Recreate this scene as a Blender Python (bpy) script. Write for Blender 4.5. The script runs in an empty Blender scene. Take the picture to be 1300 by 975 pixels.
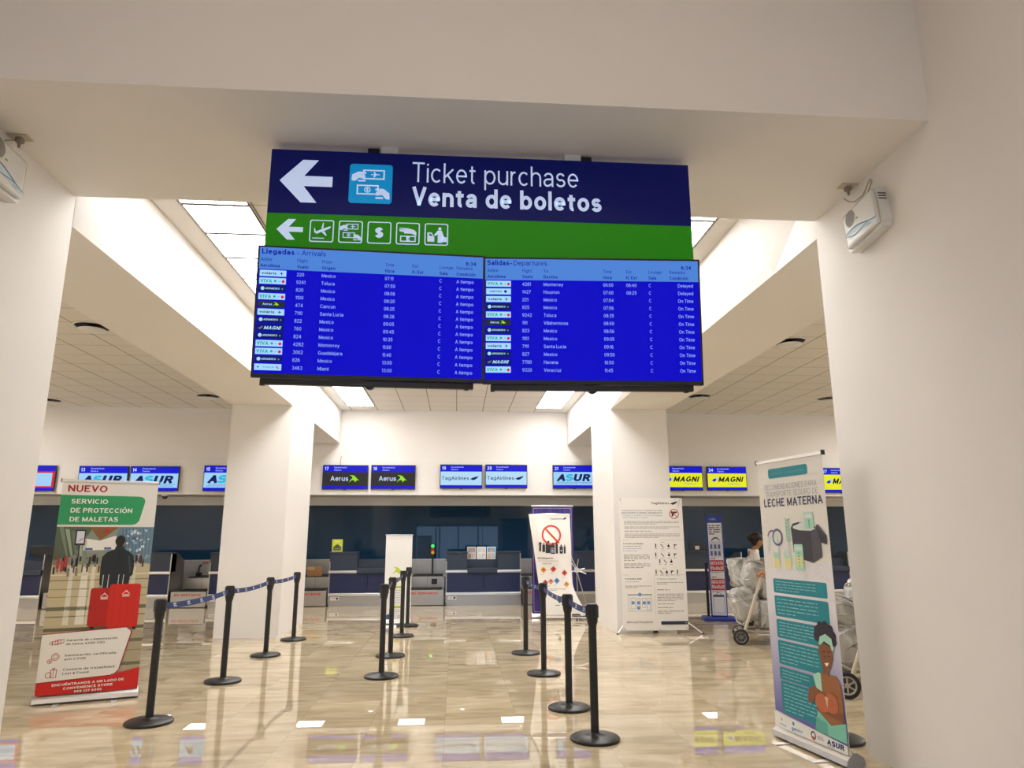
import bpy, bmesh, math, random
from mathutils import Vector, Matrix, noise
random.seed(7)
R = math.radians
S = bpy.context.scene
C = S.collection

# ------------------------------------------------------------------ camera, world, exposure
CAM_H, F_PX, PITCH, YAW, ROLL = 1.47, 892.765, 0.21428, 0.07792, -0.00173
cd = bpy.data.cameras.new('camera')
cd.sensor_fit = 'HORIZONTAL'; cd.sensor_width = 36.0; cd.lens = 36.0*F_PX/1300.0
cd.clip_start = 0.05; cd.clip_end = 200
cam = bpy.data.objects.new('camera', cd); C.objects.link(cam)
_f = Vector((math.sin(YAW)*math.cos(PITCH), math.cos(YAW)*math.cos(PITCH), math.sin(PITCH)))
_r = Vector((math.cos(YAW), -math.sin(YAW), 0)); _u = _r.cross(_f)
r_ = _r*math.cos(ROLL)+_u*math.sin(ROLL); u_ = _u*math.cos(ROLL)-_r*math.sin(ROLL)
m3 = Matrix((r_, u_, -_f)).transposed()
cam.matrix_world = Matrix.Translation((0, 0, CAM_H)) @ m3.to_4x4()
S.camera = cam
S.view_settings.view_transform = 'Standard'; S.view_settings.look = 'None'
S.view_settings.exposure = 0.0; S.view_settings.gamma = 1.0
S.view_settings.use_curve_mapping = False
w = bpy.data.worlds.new('world'); S.world = w; w.use_nodes = True
w.node_tree.nodes['Background'].inputs[0].default_value = (0.42, 0.62, 0.95, 1)
w.node_tree.nodes['Background'].inputs[1].default_value = 3.0
PANEL_LIGHT = 13.8      # ceiling LED panels of the check-in hall
COUNTER_LIGHT = 6.5     # LED panels over the counters
HALL_FILL = 9.8        # unseen panels added to light the lobby around the camera
SIDE_FILL = 42.0       # out-of-view panels added to brighten the side bays

# ------------------------------------------------------------------ materials
def lin(c):
    return c/12.92 if c <= .04045 else ((c+.055)/1.055)**2.4
def hexc(h):
    h = h.lstrip('#')
    return tuple(lin(int(h[i:i+2], 16)/255) for i in (0, 2, 4))
MATS = {}
def new_mat(name, col, rough=.5, metal=0., emit=0., coat=0., spec=.5):
    if name in MATS: return MATS[name]
    m = bpy.data.materials.new(name); m.use_nodes = True
    b = m.node_tree.nodes['Principled BSDF']
    b.inputs['Base Color'].default_value = (*col, 1)
    b.inputs['Roughness'].default_value = rough
    b.inputs['Metallic'].default_value = metal
    b.inputs['Coat Weight'].default_value = coat
    b.inputs['Specular IOR Level'].default_value = spec
    if emit:
        b.inputs['Emission Color'].default_value = (*col, 1)
        b.inputs['Emission Strength'].default_value = emit
        b.inputs['Base Color'].default_value = (.01, .01, .012, 1)
    MATS[name] = m; return m
def P(h, rough=.55):            # printed or painted colour
    return new_mat('paint_%s_%g' % (h.strip('#'), rough), hexc(h), rough)
def E(h, s=1.0):                # lit screen colour
    return new_mat('screen_%s_%g' % (h.strip('#'), s), hexc(h), .3, emit=s, spec=.06)
def nodes(m): return m.node_tree.nodes, m.node_tree.links, m.node_tree.nodes['Principled BSDF']
def math_node(N, L, op, a, b=None, c=None):
    n = N.new('ShaderNodeMath'); n.operation = op
    for i, v in enumerate((a, b, c)):
        if v is None: continue
        if isinstance(v, (int, float)): n.inputs[i].default_value = v
        else: L.new(v, n.inputs[i])
    return n.outputs[0]
def plaster(name, col):
    m = new_mat(name, col, .75, spec=.25); N, L, b = nodes(m)
    g = N.new('ShaderNodeNewGeometry'); n = N.new('ShaderNodeTexNoise'); n.inputs['Scale'].default_value = 1.3; n.inputs['Detail'].default_value = 5
    L.new(g.outputs['Position'], n.inputs['Vector'])
    mx = N.new('ShaderNodeMix'); mx.data_type = 'RGBA'
    mx.inputs['A'].default_value = (*[c*.97 for c in col], 1); mx.inputs['B'].default_value = (*[min(1, c*1.02) for c in col], 1)
    L.new(n.outputs['Fac'], mx.inputs['Factor']); L.new(mx.outputs['Result'], b.inputs['Base Color'])
    n2 = N.new('ShaderNodeTexNoise'); n2.inputs['Scale'].default_value = 90; n2.inputs['Detail'].default_value = 3
    L.new(g.outputs['Position'], n2.inputs['Vector'])
    bp = N.new('ShaderNodeBump'); bp.inputs['Strength'].default_value = .05; bp.inputs['Distance'].default_value = .01
    L.new(n2.outputs['Fac'], bp.inputs['Height']); L.new(bp.outputs['Normal'], b.inputs['Normal'])
    return m
WALL = plaster('plaster_wall', (.83, .80, .765))
WALLB = plaster('plaster_beam', (.83, .80, .765))
def grid_ceiling(name, x0, px, y0, py):
    m = new_mat(name, (.78, .745, .69), .8, spec=.2); N, L, b = nodes(m)
    g = N.new('ShaderNodeNewGeometry'); s = N.new('ShaderNodeSeparateXYZ'); L.new(g.outputs['Position'], s.inputs[0])
    def line(o, a, p, t):
        f = math_node(N, L, 'FRACT', math_node(N, L, 'DIVIDE', math_node(N, L, 'SUBTRACT', o, a), p))
        d = math_node(N, L, 'ABSOLUTE', math_node(N, L, 'SUBTRACT', f, .5))
        return math_node(N, L, 'GREATER_THAN', d, .5-t)
    k = math_node(N, L, 'MAXIMUM', line(s.outputs[0], x0, px, .014), line(s.outputs[1], y0, py, .009))
    n = N.new('ShaderNodeTexNoise'); n.inputs['Scale'].default_value = 60; L.new(g.outputs['Position'], n.inputs['Vector'])
    mx0 = N.new('ShaderNodeMix'); mx0.data_type = 'RGBA'; mx0.inputs['A'].default_value = (.74, .70, .645, 1); mx0.inputs['B'].default_value = (.80, .765, .71, 1)
    L.new(n.outputs['Fac'], mx0.inputs['Factor'])
    mx = N.new('ShaderNodeMix'); mx.data_type = 'RGBA'; mx.inputs['B'].default_value = (.30, .27, .235, 1)
    L.new(mx0.outputs['Result'], mx.inputs['A']); L.new(k, mx.inputs['Factor']); L.new(mx.outputs['Result'], b.inputs['Base Color'])
    return m
def marble():
    m = new_mat('polished_marble', (.6, .5, .38), .006, spec=.6); N, L, b = nodes(m)
    g = N.new('ShaderNodeNewGeometry'); s = N.new('ShaderNodeSeparateXYZ'); L.new(g.outputs['Position'], s.inputs[0])
    PX, PY = .593, .593
    ux = math_node(N, L, 'DIVIDE', math_node(N, L, 'ADD', s.outputs[0], .068), PX)
    uy = math_node(N, L, 'DIVIDE', math_node(N, L, 'ADD', s.outputs[1], .02), PY)
    fx, fy = math_node(N, L, 'FRACT', ux), math_node(N, L, 'FRACT', uy)
    ex = math_node(N, L, 'GREATER_THAN', math_node(N, L, 'ABSOLUTE', math_node(N, L, 'SUBTRACT', fx, .5)), .4972)
    ey = math_node(N, L, 'GREATER_THAN', math_node(N, L, 'ABSOLUTE', math_node(N, L, 'SUBTRACT', fy, .5)), .4978)
    gr = math_node(N, L, 'MAXIMUM', ex, ey)
    cb = N.new('ShaderNodeCombineXYZ'); L.new(math_node(N, L, 'FLOOR', ux), cb.inputs[0]); L.new(math_node(N, L, 'FLOOR', uy), cb.inputs[1])
    wn = N.new('ShaderNodeTexWhiteNoise'); wn.noise_dimensions = '3D'; L.new(cb.outputs[0], wn.inputs['Vector'])
    # streaky vein pattern, shifted from tile to tile
    sc = N.new('ShaderNodeVectorMath'); sc.operation = 'MULTIPLY'; L.new(g.outputs['Position'], sc.inputs[0]); sc.inputs[1].default_value = (1.2, 4.2, 1)
    of = N.new('ShaderNodeVectorMath'); of.operation = 'SCALE'; L.new(wn.outputs['Color'], of.inputs[0]); of.inputs['Scale'].default_value = 14
    ad = N.new('ShaderNodeVectorMath'); ad.operation = 'ADD'; L.new(sc.outputs[0], ad.inputs[0]); L.new(of.outputs[0], ad.inputs[1])
    n1 = N.new('ShaderNodeTexNoise'); n1.inputs['Scale'].default_value = 1.5; n1.inputs['Detail'].default_value = 7; n1.inputs['Distortion'].default_value = .8
    L.new(ad.outputs[0], n1.inputs['Vector'])
    cr = N.new('ShaderNodeValToRGB'); e = cr.color_ramp.elements
    e[0].position = .28; e[0].color = (*hexc('#a99878'), 1); e[1].position = .72; e[1].color = (*hexc('#d3c4a8'), 1)
    k = e.new(.5); k.color = (*hexc('#c4b292'), 1)
    L.new(n1.outputs['Fac'], cr.inputs['Fac'])
    hv = N.new('ShaderNodeHueSaturation'); L.new(cr.outputs['Color'], hv.inputs['Color'])
    L.new(math_node(N, L, 'MULTIPLY_ADD', wn.outputs['Value'], .16, .90), hv.inputs['Value'])
    mx = N.new('ShaderNodeMix'); mx.data_type = 'RGBA'; mx.inputs['B'].default_value = (*hexc('#7d6a50'), 1)
    L.new(hv.outputs['Color'], mx.inputs['A']); L.new(math_node(N, L, 'MULTIPLY', gr, .45), mx.inputs['Factor'])
    L.new(mx.outputs['Result'], b.inputs['Base Color'])
    b.inputs['IOR'].default_value = 1.55
    return m
MARBLE = marble()
def brushed(name, col, rough):
    m = new_mat(name, col, rough, metal=1.); N, L, b = nodes(m)
    t = N.new('ShaderNodeTexCoord'); v = N.new('ShaderNodeVectorMath'); v.operation = 'MULTIPLY'; v.inputs[1].default_value = (2, 2, 160)
    L.new(t.outputs['Object'], v.inputs[0]); n = N.new('ShaderNodeTexNoise'); n.inputs['Scale'].default_value = 2; L.new(v.outputs[0], n.inputs['Vector'])
    L.new(math_node(N, L, 'MULTIPLY_ADD', n.outputs['Fac'], .22, rough-.1), b.inputs['Roughness'])
    return m
STEEL = brushed('brushed_steel', (.47, .455, .43), .36)
ALU = new_mat('aluminium', (.78, .77, .75), .3, metal=1.)
CHROME = new_mat('chrome', (.85, .85, .85), .12, metal=1.)
GLASS = new_mat('dark_glass', (.012, .042, .085), .02, spec=.36)
BLACK = new_mat('black_plastic', (.012, .012, .013), .38)
RUBBER = new_mat('black_rubber', (.015, .015, .015), .7)
BMETAL = new_mat('black_metal', (.014, .013, .013), .42)
NAVY = new_mat('navy_laminate', hexc('#1c2348'), .35)
SLATE = new_mat('slate_laminate', hexc('#2b3444'), .38)
WHITEP = new_mat('white_plastic', (.74, .74, .72), .35)
CREAMP = new_mat('handle_enamel', (.55, .49, .38), .4)
SKIN = new_mat('skin', hexc('#b07a55'), .55)
HAIR = new_mat('dark_hair', hexc('#1c110c'), .5)
def lamp_mat(name, s, col=(1, .98, .965)):
    m = new_mat(name, col, .5, emit=s); return m
L_MAIN = lamp_mat('led_panel', PANEL_LIGHT); L_CNT = lamp_mat('led_counter', COUNTER_LIGHT)
L_HALL_FILL = lamp_mat('lobby_fill', HALL_FILL, (1, .83, .65)); L_SIDE_FILL = lamp_mat('bay_fill', SIDE_FILL)
def wrap_mat():
    m = new_mat('stretch_wrap', (.40, .40, .385), .16, spec=.9, coat=1.); N, L, b = nodes(m)
    t = N.new('ShaderNodeTexCoord')
    n = N.new('ShaderNodeTexNoise'); n.inputs['Scale'].default_value = 3.0; n.inputs['Detail'].default_value = 5; n.inputs['Distortion'].default_value = 1.6
    L.new(t.outputs['Object'], n.inputs['Vector'])
    cr = N.new('ShaderNodeValToRGB'); e = cr.color_ramp.elements
    e[0].position = .32; e[0].color = (.27, .262, .245, 1); e[1].position = .68; e[1].color = (.62, .605, .57, 1)
    L.new(n.outputs['Fac'], cr.inputs['Fac']); L.new(cr.outputs['Color'], b.inputs['Base Color'])
    bp = N.new('ShaderNodeBump'); bp.inputs['Strength'].default_value = .9; bp.inputs['Distance'].default_value = .05
    L.new(n.outputs['Fac'], bp.inputs['Height']); L.new(bp.outputs['Normal'], b.inputs['Normal'])
    return m
WRAP = wrap_mat()
def velvet():
    m = new_mat('purple_fabric', hexc('#3a2a78'), .6); N, L, b = nodes(m)
    t = N.new('ShaderNodeTexCoord'); v = N.new('ShaderNodeVectorMath'); v.operation = 'MULTIPLY'; v.inputs[1].default_value = (26, 1, 2.2)
    L.new(t.outputs['Object'], v.inputs[0]); n = N.new('ShaderNodeTexNoise'); n.inputs['Scale'].default_value = 1; n.inputs['Detail'].default_value = 4
    L.new(v.outputs[0], n.inputs['Vector']); cr = N.new('ShaderNodeValToRGB'); e = cr.color_ramp.elements
    e[0].position = .3; e[0].color = (*hexc('#241a52'), 1); e[1].position = .75; e[1].color = (*hexc('#55429c'), 1)
    L.new(n.outputs['Fac'], cr.inputs['Fac']); L.new(cr.outputs['Color'], b.inputs['Base Color'])
    return m
VELVET = velvet()
def gradient_print():
    # printed lilac panel that deepens towards the lower edge of the artwork
    m = new_mat('lilac_print', hexc('#8d8cc6'), .5); N, L, b = nodes(m)
    t = N.new('ShaderNodeTexCoord'); s = N.new('ShaderNodeSeparateXYZ'); L.new(t.outputs['Object'], s.inputs[0])
    cr = N.new('ShaderNodeValToRGB'); e = cr.color_ramp.elements
    e[0].position = .2; e[0].color = (*hexc('#6f6fb4'), 1); e[1].position = 1.; e[1].color = (*hexc('#e9e6ea'), 1)
    L.new(s.outputs[2], cr.inputs['Fac']); L.new(cr.outputs['Color'], b.inputs['Base Color'])
    return m
LILAC = gradient_print()

# ------------------------------------------------------------------ mesh builder
class MB:
    def __init__(s): s.v = []; s.f = []; s.m = []; s.s = []; s.mats = []
    def mi(s, m):
        if m not in s.mats: s.mats.append(m)
        return s.mats.index(m)
    def add(s, vs, fs, mat, smooth=False, M=None):
        o = len(s.v); k = s.mi(mat)
        for v in vs:
            v = Vector(v); s.v.append(tuple(M @ v if M else v))
        for f in fs: s.f.append([o+i for i in f]); s.m.append(k); s.s.append(smooth)
        return s
    def bm(s, bm, mat, smooth=False, M=None):
        bm.verts.index_update()
        s.add([v.co[:] for v in bm.verts], [[v.index for v in f.verts] for f in bm.faces], mat, smooth, M); bm.free(); return s
    def box(s, a, b, mat, bev=0., M=None, seg=2):
        x0, y0, z0 = a; x1, y1, z1 = b
        if not bev:
            vs = [(x, y, z) for x in (x0, x1) for y in (y0, y1) for z in (z0, z1)]
            return s.add(vs, [(0, 1, 3, 2), (4, 6, 7, 5), (0, 4, 5, 1), (2, 3, 7, 6), (0, 2, 6, 4), (1, 5, 7, 3)], mat, False, M)
        bm = bmesh.new(); bmesh.ops.create_cube(bm, size=1)
        for v in bm.verts: v.co = Vector((x0+(v.co.x+.5)*(x1-x0), y0+(v.co.y+.5)*(y1-y0), z0+(v.co.z+.5)*(z1-z0)))
        bmesh.ops.bevel(bm, geom=bm.edges[:]+bm.verts[:], offset=bev, segments=seg, affect='EDGES', profile=.5)
        return s.bm(bm, mat, False, M)
    def lathe(s, prof, mat, n=32, M=None, smooth=True, cap=True):
        vs = []; fs = []
        for r, z in prof:
            for i in range(n):
                a = 2*math.pi*i/n; vs.append((r*math.cos(a), r*math.sin(a), z))
        for j in range(len(prof)-1):
            for i in range(n):
                k = (i+1) % n; fs.append((j*n+i, j*n+k, (j+1)*n+k, (j+1)*n+i))
        s.add(vs, fs, mat, smooth, M)
        o = [list(range(n))[::-1], list(range((len(prof)-1)*n, len(prof)*n))]
        caps = []
        if prof[0][0] > 1e-5: caps.append(o[0])
        if prof[-1][0] > 1e-5: caps.append(o[1])
        if caps and cap: s.add(vs, caps, mat, False, M)
        return s
    def cyl(s, p, q, r, mat, r2=None, n=16, smooth=True):
        p = Vector(p); q = Vector(q); d = q-p; M = Matrix.Translation(p) @ d.to_track_quat('Z', 'Y').to_matrix().to_4x4()
        return s.lathe([(r, 0), (r if r2 is None else r2, d.length)], mat, n, M, smooth)
    def tube(s, pts, r, mat, n=8):
        pts = [Vector(p) for p in pts]; vs = []; fs = []
        up = Vector((0, 0, 1)); t0 = (pts[1]-pts[0]).normalized()
        if abs(t0.dot(up)) > .9: up = Vector((1, 0, 0))
        x = t0.cross(up).normalized()
        for i, p in enumerate(pts):
            t = (pts[min(i+1, len(pts)-1)]-pts[max(i-1, 0)]).normalized()
            x = (x-t*x.dot(t)).normalized(); y = t.cross(x)
            for k in range(n):
                a = 2*math.pi*k/n; vs.append(p+x*(r*math.cos(a))+y*(r*math.sin(a)))
        for j in range(len(pts)-1):
            for k in range(n):
                l = (k+1) % n; fs.append((j*n+k, j*n+l, (j+1)*n+l, (j+1)*n+k))
        fs.append(list(range(n))[::-1]); fs.append(list(range((len(pts)-1)*n, len(pts)*n)))
        return s.add(vs, fs, mat, True)
    def prism(s, poly, M, d, mat):      # 2D outline extruded along the local z of M from 0 to d
        n = len(poly); vs = [(x, y, 0) for x, y in poly]+[(x, y, d) for x, y in poly]
        fs = [list(range(n))[::-1], list(range(n, 2*n))]+[(i, (i+1) % n, n+(i+1) % n, n+i) for i in range(n)]
        return s.add(vs, fs, mat, False, M)
    def superbox(s, c, h, mat, e=.45, n=22, amp=.0, freq=4., seed=0., M=None):
        # rounded, lumpy box
        vs = []; fs = []; m = n*2
        sg = lambda a, p: math.copysign(abs(a)**p, a)
        for i in range(n+1):
            ph = -math.pi/2+math.pi*i/n
            for j in range(m):
                th = 2*math.pi*j/m
                q = Vector((sg(math.cos(ph), e)*sg(math.cos(th), e), sg(math.cos(ph), e)*sg(math.sin(th), e), sg(math.sin(ph), e)))
                k = 1+amp*noise.noise(q*freq+Vector((seed, seed*1.7, 3.1)))+amp*.5*noise.noise(q*freq*2.3+Vector((seed*2, 1, seed)))
                vs.append((c[0]+q.x*h[0]*k, c[1]+q.y*h[1]*k, c[2]+q.z*h[2]*k))
        for i in range(n):
            for j in range(m):
                l = (j+1) % m; fs.append((i*m+j, i*m+l, (i+1)*m+l, (i+1)*m+j))
        return s.add(vs, fs, mat, True, M)
    def build(s, name, parent=None, loc=(0, 0, 0), rot=(0, 0, 0)):
        me = bpy.data.meshes.new(name); me.from_pydata(s.v, [], s.f)
        for m in s.mats: me.materials.append(m)
        me.polygons.foreach_set('material_index', s.m); me.polygons.foreach_set('use_smooth', s.s); me.update()
        if any(s.s): me.set_sharp_from_angle(angle=R(38))
        o = bpy.data.objects.new(name, me); C.objects.link(o); o.location = loc; o.rotation_euler = rot
        if parent: o.parent = parent
        return o
def tag(o, label, cat, group=None, kind=None):
    if label: o['label'] = label
    if cat: o['category'] = cat
    if group: o['group'] = group
    if kind: o['kind'] = kind
    return o
def thing(name, label, cat, loc=(0, 0, 0), rotz=0., group=None, rot=None):
    o = bpy.data.objects.new(name, None); C.objects.link(o); o.location = loc; o.rotation_euler = rot or (0, 0, rotz)
    return tag(o, label, cat, group)
def struct(name, mb):
    o = mb.build(name); o['kind'] = 'structure'; return o
def dup(root, loc, label=None, rotz=None):
    r = root.copy(); C.objects.link(r); r.location = loc
    if rotz is not None: r.rotation_euler = (0, 0, rotz)
    if label: r['label'] = label
    for ch in list(root.children):
        c = ch.copy(); C.objects.link(c); c.parent = r
        for g in list(ch.children):
            d = g.copy(); C.objects.link(d); d.parent = c
    return r

# ------------------------------------------------------------------ lettering (plain sans serif drawn with strokes)
def arc(cx, cy, rx, ry, a0, a1):
    n = max(3, int(abs(a1-a0)/20)); return [(cx+rx*math.cos(R(a0+(a1-a0)*i/n)), cy+ry*math.sin(R(a0+(a1-a0)*i/n))) for i in range(n+1)]
def ell(cx, cy, rx, ry): return arc(cx, cy, rx, ry, 0, 360)
BOWL = ell(.29, .36, .29, .36)
UP = {
 'A': (.70, [[(0, 0), (.35, 1), (.70, 0)], [(.11, .31), (.59, .31)]]), 'B': (.62, [[(0, 0), (0, 1), (.36, 1)]+arc(.36, .76, .22, .24, 90, -90)+[(0, .52)], [(.36, .52)]+arc(.37, .26, .25, .26, 90, -90)+[(0, 0)]]),
 'C': (.70, [arc(.37, .5, .37, .5, 42, 318)]), 'D': (.68, [[(0, 0), (0, 1), (.28, 1)]+arc(.28, .5, .40, .5, 90, -90)+[(0, 0)]]), 'E': (.56, [[(.56, 1), (0, 1), (0, 0), (.56, 0)], [(0, .52), (.51, .52)]]),
 'F': (.53, [[(.53, 1), (0, 1), (0, 0)], [(0, .50), (.47, .50)]]), 'G': (.73, [arc(.37, .5, .37, .5, 42, 325)+[(.73, .24), (.73, .46), (.42, .46)]]), 'H': (.66, [[(0, 0), (0, 1)], [(.66, 0), (.66, 1)], [(0, .52), (.66, .52)]]),
 'I': (0, [[(0, 0), (0, 1)]]), 'J': (.48, [[(.48, 1), (.48, .26)]+arc(.24, .26, .24, .26, 0, -180)]), 'K': (.64, [[(0, 0), (0, 1)], [(.62, 1), (0, .38)], [(.21, .58), (.64, 0)]]), 'L': (.52, [[(0, 1), (0, 0), (.52, 0)]]),
 'M': (.80, [[(0, 0), (0, 1), (.40, .08), (.80, 1), (.80, 0)]]), 'N': (.66, [[(0, 0), (0, 1), (.66, 0), (.66, 1)]]), 'O': (.76, [ell(.38, .5, .38, .5)]), 'P': (.60, [[(0, 0), (0, 1), (.34, 1)]+arc(.34, .74, .26, .26, 90, -90)+[(0, .48)]]),
 'Q': (.76, [ell(.38, .5, .38, .5), [(.48, .24), (.74, 0)]]), 'R': (.64, [[(0, 0), (0, 1), (.36, 1)]+arc(.36, .75, .25, .25, 90, -90)+[(0, .50)], [(.34, .50), (.64, 0)]]), 'S': (.62, [arc(.31, .755, .29, .245, 18, 255)+arc(.31, .265, .31, .265, 75, -165)]),
 'T': (.62, [[(0, 1), (.62, 1)], [(.31, 1), (.31, 0)]]), 'U': (.64, [[(0, 1)]+arc(.32, .32, .32, .32, 180, 360)+[(.64, 1)]]), 'V': (.66, [[(0, 1), (.33, 0), (.66, 1)]]), 'W': (.94, [[(0, 1), (.235, 0), (.47, 1), (.705, 0), (.94, 1)]]),
 'X': (.64, [[(0, 0), (.64, 1)], [(0, 1), (.64, 0)]]), 'Y': (.64, [[(0, 1), (.32, .44), (.64, 1)], [(.32, .46), (.32, 0)]]), 'Z': (.60, [[(0, 1), (.60, 1), (0, 0), (.60, 0)]]),
 '0': (.56, [ell(.28, .5, .28, .5)]), '1': (.26, [[(0, .76), (.26, 1), (.26, 0)]]), '2': (.56, [arc(.28, .70, .27, .30, 170, -25)+[(0, 0), (.56, 0)]]), '3': (.56, [arc(.27, .755, .25, .245, 160, -80), arc(.27, .27, .29, .27, 80, -160)]),
 '4': (.60, [[(.45, 0), (.45, 1), (0, .28), (.60, .28)]]), '5': (.56, [[(.51, 1), (.10, 1), (.05, .52)]+arc(.27, .33, .29, .33, 125, -155)]), '6': (.56, [ell(.28, .32, .28, .32), [(0, .32), (.02, .58), (.10, .84), (.28, 1), (.48, .90)]]),
 '7': (.54, [[(0, 1), (.54, 1), (.18, 0)]]), '8': (.56, [ell(.28, .76, .24, .24), ell(.28, .26, .28, .26)]), '9': (.56, [ell(.28, .68, .28, .32), [(.56, .68), (.54, .42), (.46, .16), (.28, 0), (.08, .10)]]),
 '$': (.60, [arc(.30, .73, .28, .20, 18, 255)+arc(.30, .29, .30, .22, 75, -165), [(.30, -.08), (.30, 1.08)]]), '&': (.66, [[(.66, 0), (.14, .68)]+arc(.30, .80, .17, .20, 200, -20)+[(.05, .36)]+arc(.27, .24, .26, .24, 160, 345)+[(.60, .46)]]),
 '#': (.62, [[(.12, 0), (.26, 1)], [(.38, 0), (.52, 1)], [(0, .68), (.62, .68)], [(0, .32), (.62, .32)]])}
LO = {
 'a': (.53, [arc(.265, .49, .245, .23, 165, 0)+[(.51, 0)], [(.51, .40), (.24, .38)]+arc(.20, .19, .20, .19, 100, 300)+[(.51, .15)]]), 'b': (.58, [[(0, 0), (0, 1)], BOWL]), 'c': (.52, [arc(.29, .36, .29, .36, 45, 315)]), 'd': (.58, [[(.58, 0), (.58, 1)], BOWL]),
 'e': (.56, [[(.01, .37), (.56, .37)]+arc(.28, .36, .28, .36, 5, 318)]), 'f': (.34, [arc(.32, .80, .18, .20, 90, 180)+[(.14, 0)], [(0, .68), (.34, .68)]]), 'g': (.58, [BOWL, [(.58, .72), (.58, -.06)]+arc(.29, -.06, .29, .20, 0, -155)]),
 'h': (.54, [[(0, 0), (0, 1)], [(0, .40)]+arc(.27, .45, .27, .27, 180, 0)+[(.54, 0)]]), 'i': (0, [[(0, 0), (0, .72)], [(0, .88), (0, 1)]]), 'j': (.16, [[(.16, .72), (.16, -.14)]+arc(.04, -.14, .12, .13, 0, -90), [(.16, .88), (.16, 1)]]), 'k': (.52, [[(0, 0), (0, 1)], [(.50, .72), (0, .26)], [(.19, .43), (.52, 0)]]),
 'l': (0, [[(0, 0), (0, 1)]]), 'm': (.86, [[(0, 0), (0, .72)], [(0, .42)]+arc(.215, .48, .215, .24, 180, 0)+[(.43, 0)], [(.43, .42)]+arc(.645, .48, .215, .24, 180, 0)+[(.86, 0)]]), 'n': (.53, [[(0, 0), (0, .72)], [(0, .40)]+arc(.265, .455, .265, .265, 180, 0)+[(.53, 0)]]),
 'o': (.58, [BOWL]), 'p': (.58, [[(0, -.28), (0, .72)], BOWL]), 'q': (.58, [[(.58, -.28), (.58, .72)], BOWL]), 'r': (.30, [[(0, 0), (0, .72)], [(0, .38)]+arc(.29, .42, .29, .30, 180, 85)]), 's': (.49, [arc(.245, .53, .22, .19, 20, 255)+arc(.245, .19, .245, .19, 75, -165)]),
 't': (.32, [[(.13, .94)]+arc(.28, .16, .15, .16, 180, 285), [(0, .70), (.32, .70)]]), 'u': (.53, [[(0, .72)]+arc(.265, .265, .265, .265, 180, 360), [(.53, .72), (.53, 0)]]), 'v': (.52, [[(0, .72), (.26, 0), (.52, .72)]]), 'w': (.78, [[(0, .72), (.195, 0), (.39, .72), (.585, 0), (.78, .72)]]),
 'x': (.50, [[(0, 0), (.50, .72)], [(0, .72), (.50, 0)]]), 'y': (.52, [[(0, .72), (.26, 0)], [(.52, .72), (.20, -.20), (.06, -.27)]]), 'z': (.47, [[(0, .72), (.47, .72), (0, 0), (.47, 0)]]),
 '.': (0, [[(0, 0), (0, .02)]]), ',': (.03, [[(.03, .04), (0, -.16)]]), ':': (0, [[(0, 0), (0, .04)], [(0, .56), (0, .60)]]), '-': (.30, [[(0, .36), (.30, .36)]]), '·': (0, [[(0, .34), (0, .40)]])}
ACC = {'á': 'a', 'é': 'e', 'í': 'i', 'ó': 'o', 'ú': 'u', 'Á': 'A', 'É': 'E', 'Í': 'I', 'Ó': 'O', 'Ú': 'U'}
def ribbon(pts, t, vs, fs):
    pts = [p for i, p in enumerate(pts) if i == 0 or math.dist(p, pts[i-1]) > 1e-4]
    closed = math.dist(pts[0], pts[-1]) < 1e-3
    if closed: pts = pts[:-1]
    n = len(pts); o = len(vs); dirs = []
    segs = n if closed else n-1
    for i in range(segs):
        a, b = pts[i], pts[(i+1) % n]; L = math.dist(a, b); dirs.append(((b[0]-a[0])/L, (b[1]-a[1])/L))
    k = 0; strip = []
    for i in range(n):
        d0 = dirs[(i-1) % segs] if (closed or i > 0) else dirs[0]; d1 = dirs[i % segs] if (closed or i < n-1) else dirs[-1]
        c = d0[0]*d1[0]+d0[1]*d1[1]; x, y = pts[i]
        if c > .2:
            mx, my = -(d0[1]+d1[1]), d0[0]+d1[0]; L = math.hypot(mx, my); s_ = t/2/max(.5, (L/2)); mx, my = mx/L*s_, my/L*s_
            vs += [(x+mx, y+my), (x-mx, y-my)]; strip.append((len(vs)-2, len(vs)-1))
        else:       # sharp corner: two butt ends pushed past the joint
            e = t*.5*min(1., math.sqrt(max(0, (1-c)/2))*.95) if c > -.3 else t*.30
            vs += [(x+d0[0]*e-d0[1]*t/2, y+d0[1]*e+d0[0]*t/2), (x+d0[0]*e+d0[1]*t/2, y+d0[1]*e-d0[0]*t/2)]; strip.append((len(vs)-2, len(vs)-1)); strip.append(None)
            vs += [(x-d1[0]*e-d1[1]*t/2, y-d1[1]*e+d1[0]*t/2), (x-d1[0]*e+d1[1]*t/2, y-d1[1]*e-d1[0]*t/2)]; strip.append((len(vs)-2, len(vs)-1))
    if closed: strip.append(strip[0])
    for a, b in zip(strip, strip[1:]):
        if a and b: fs.append([a[0], a[1], b[1], b[0]])
def square_ends(q, s_, w_, th):
    # free ends that touch the letter's outline get a square cap
    q = list(q)
    if math.dist(s_[0], s_[-1]) < 1e-3: return q
    for e, n_ in ((0, 1), (-1, -2)):
        px, py = s_[e]
        if min(abs(py-v) for v in (0, 1, .72, -.28)) < 1e-6 or px in (0, w_):
            L = math.dist(q[e], q[n_])
            if L > 1e-6: q[e] = (q[e][0]+(q[e][0]-q[n_][0])/L*th/2, q[e][1]+(q[e][1]-q[n_][1])/L*th/2)
    return q
GLY = {}
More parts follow.
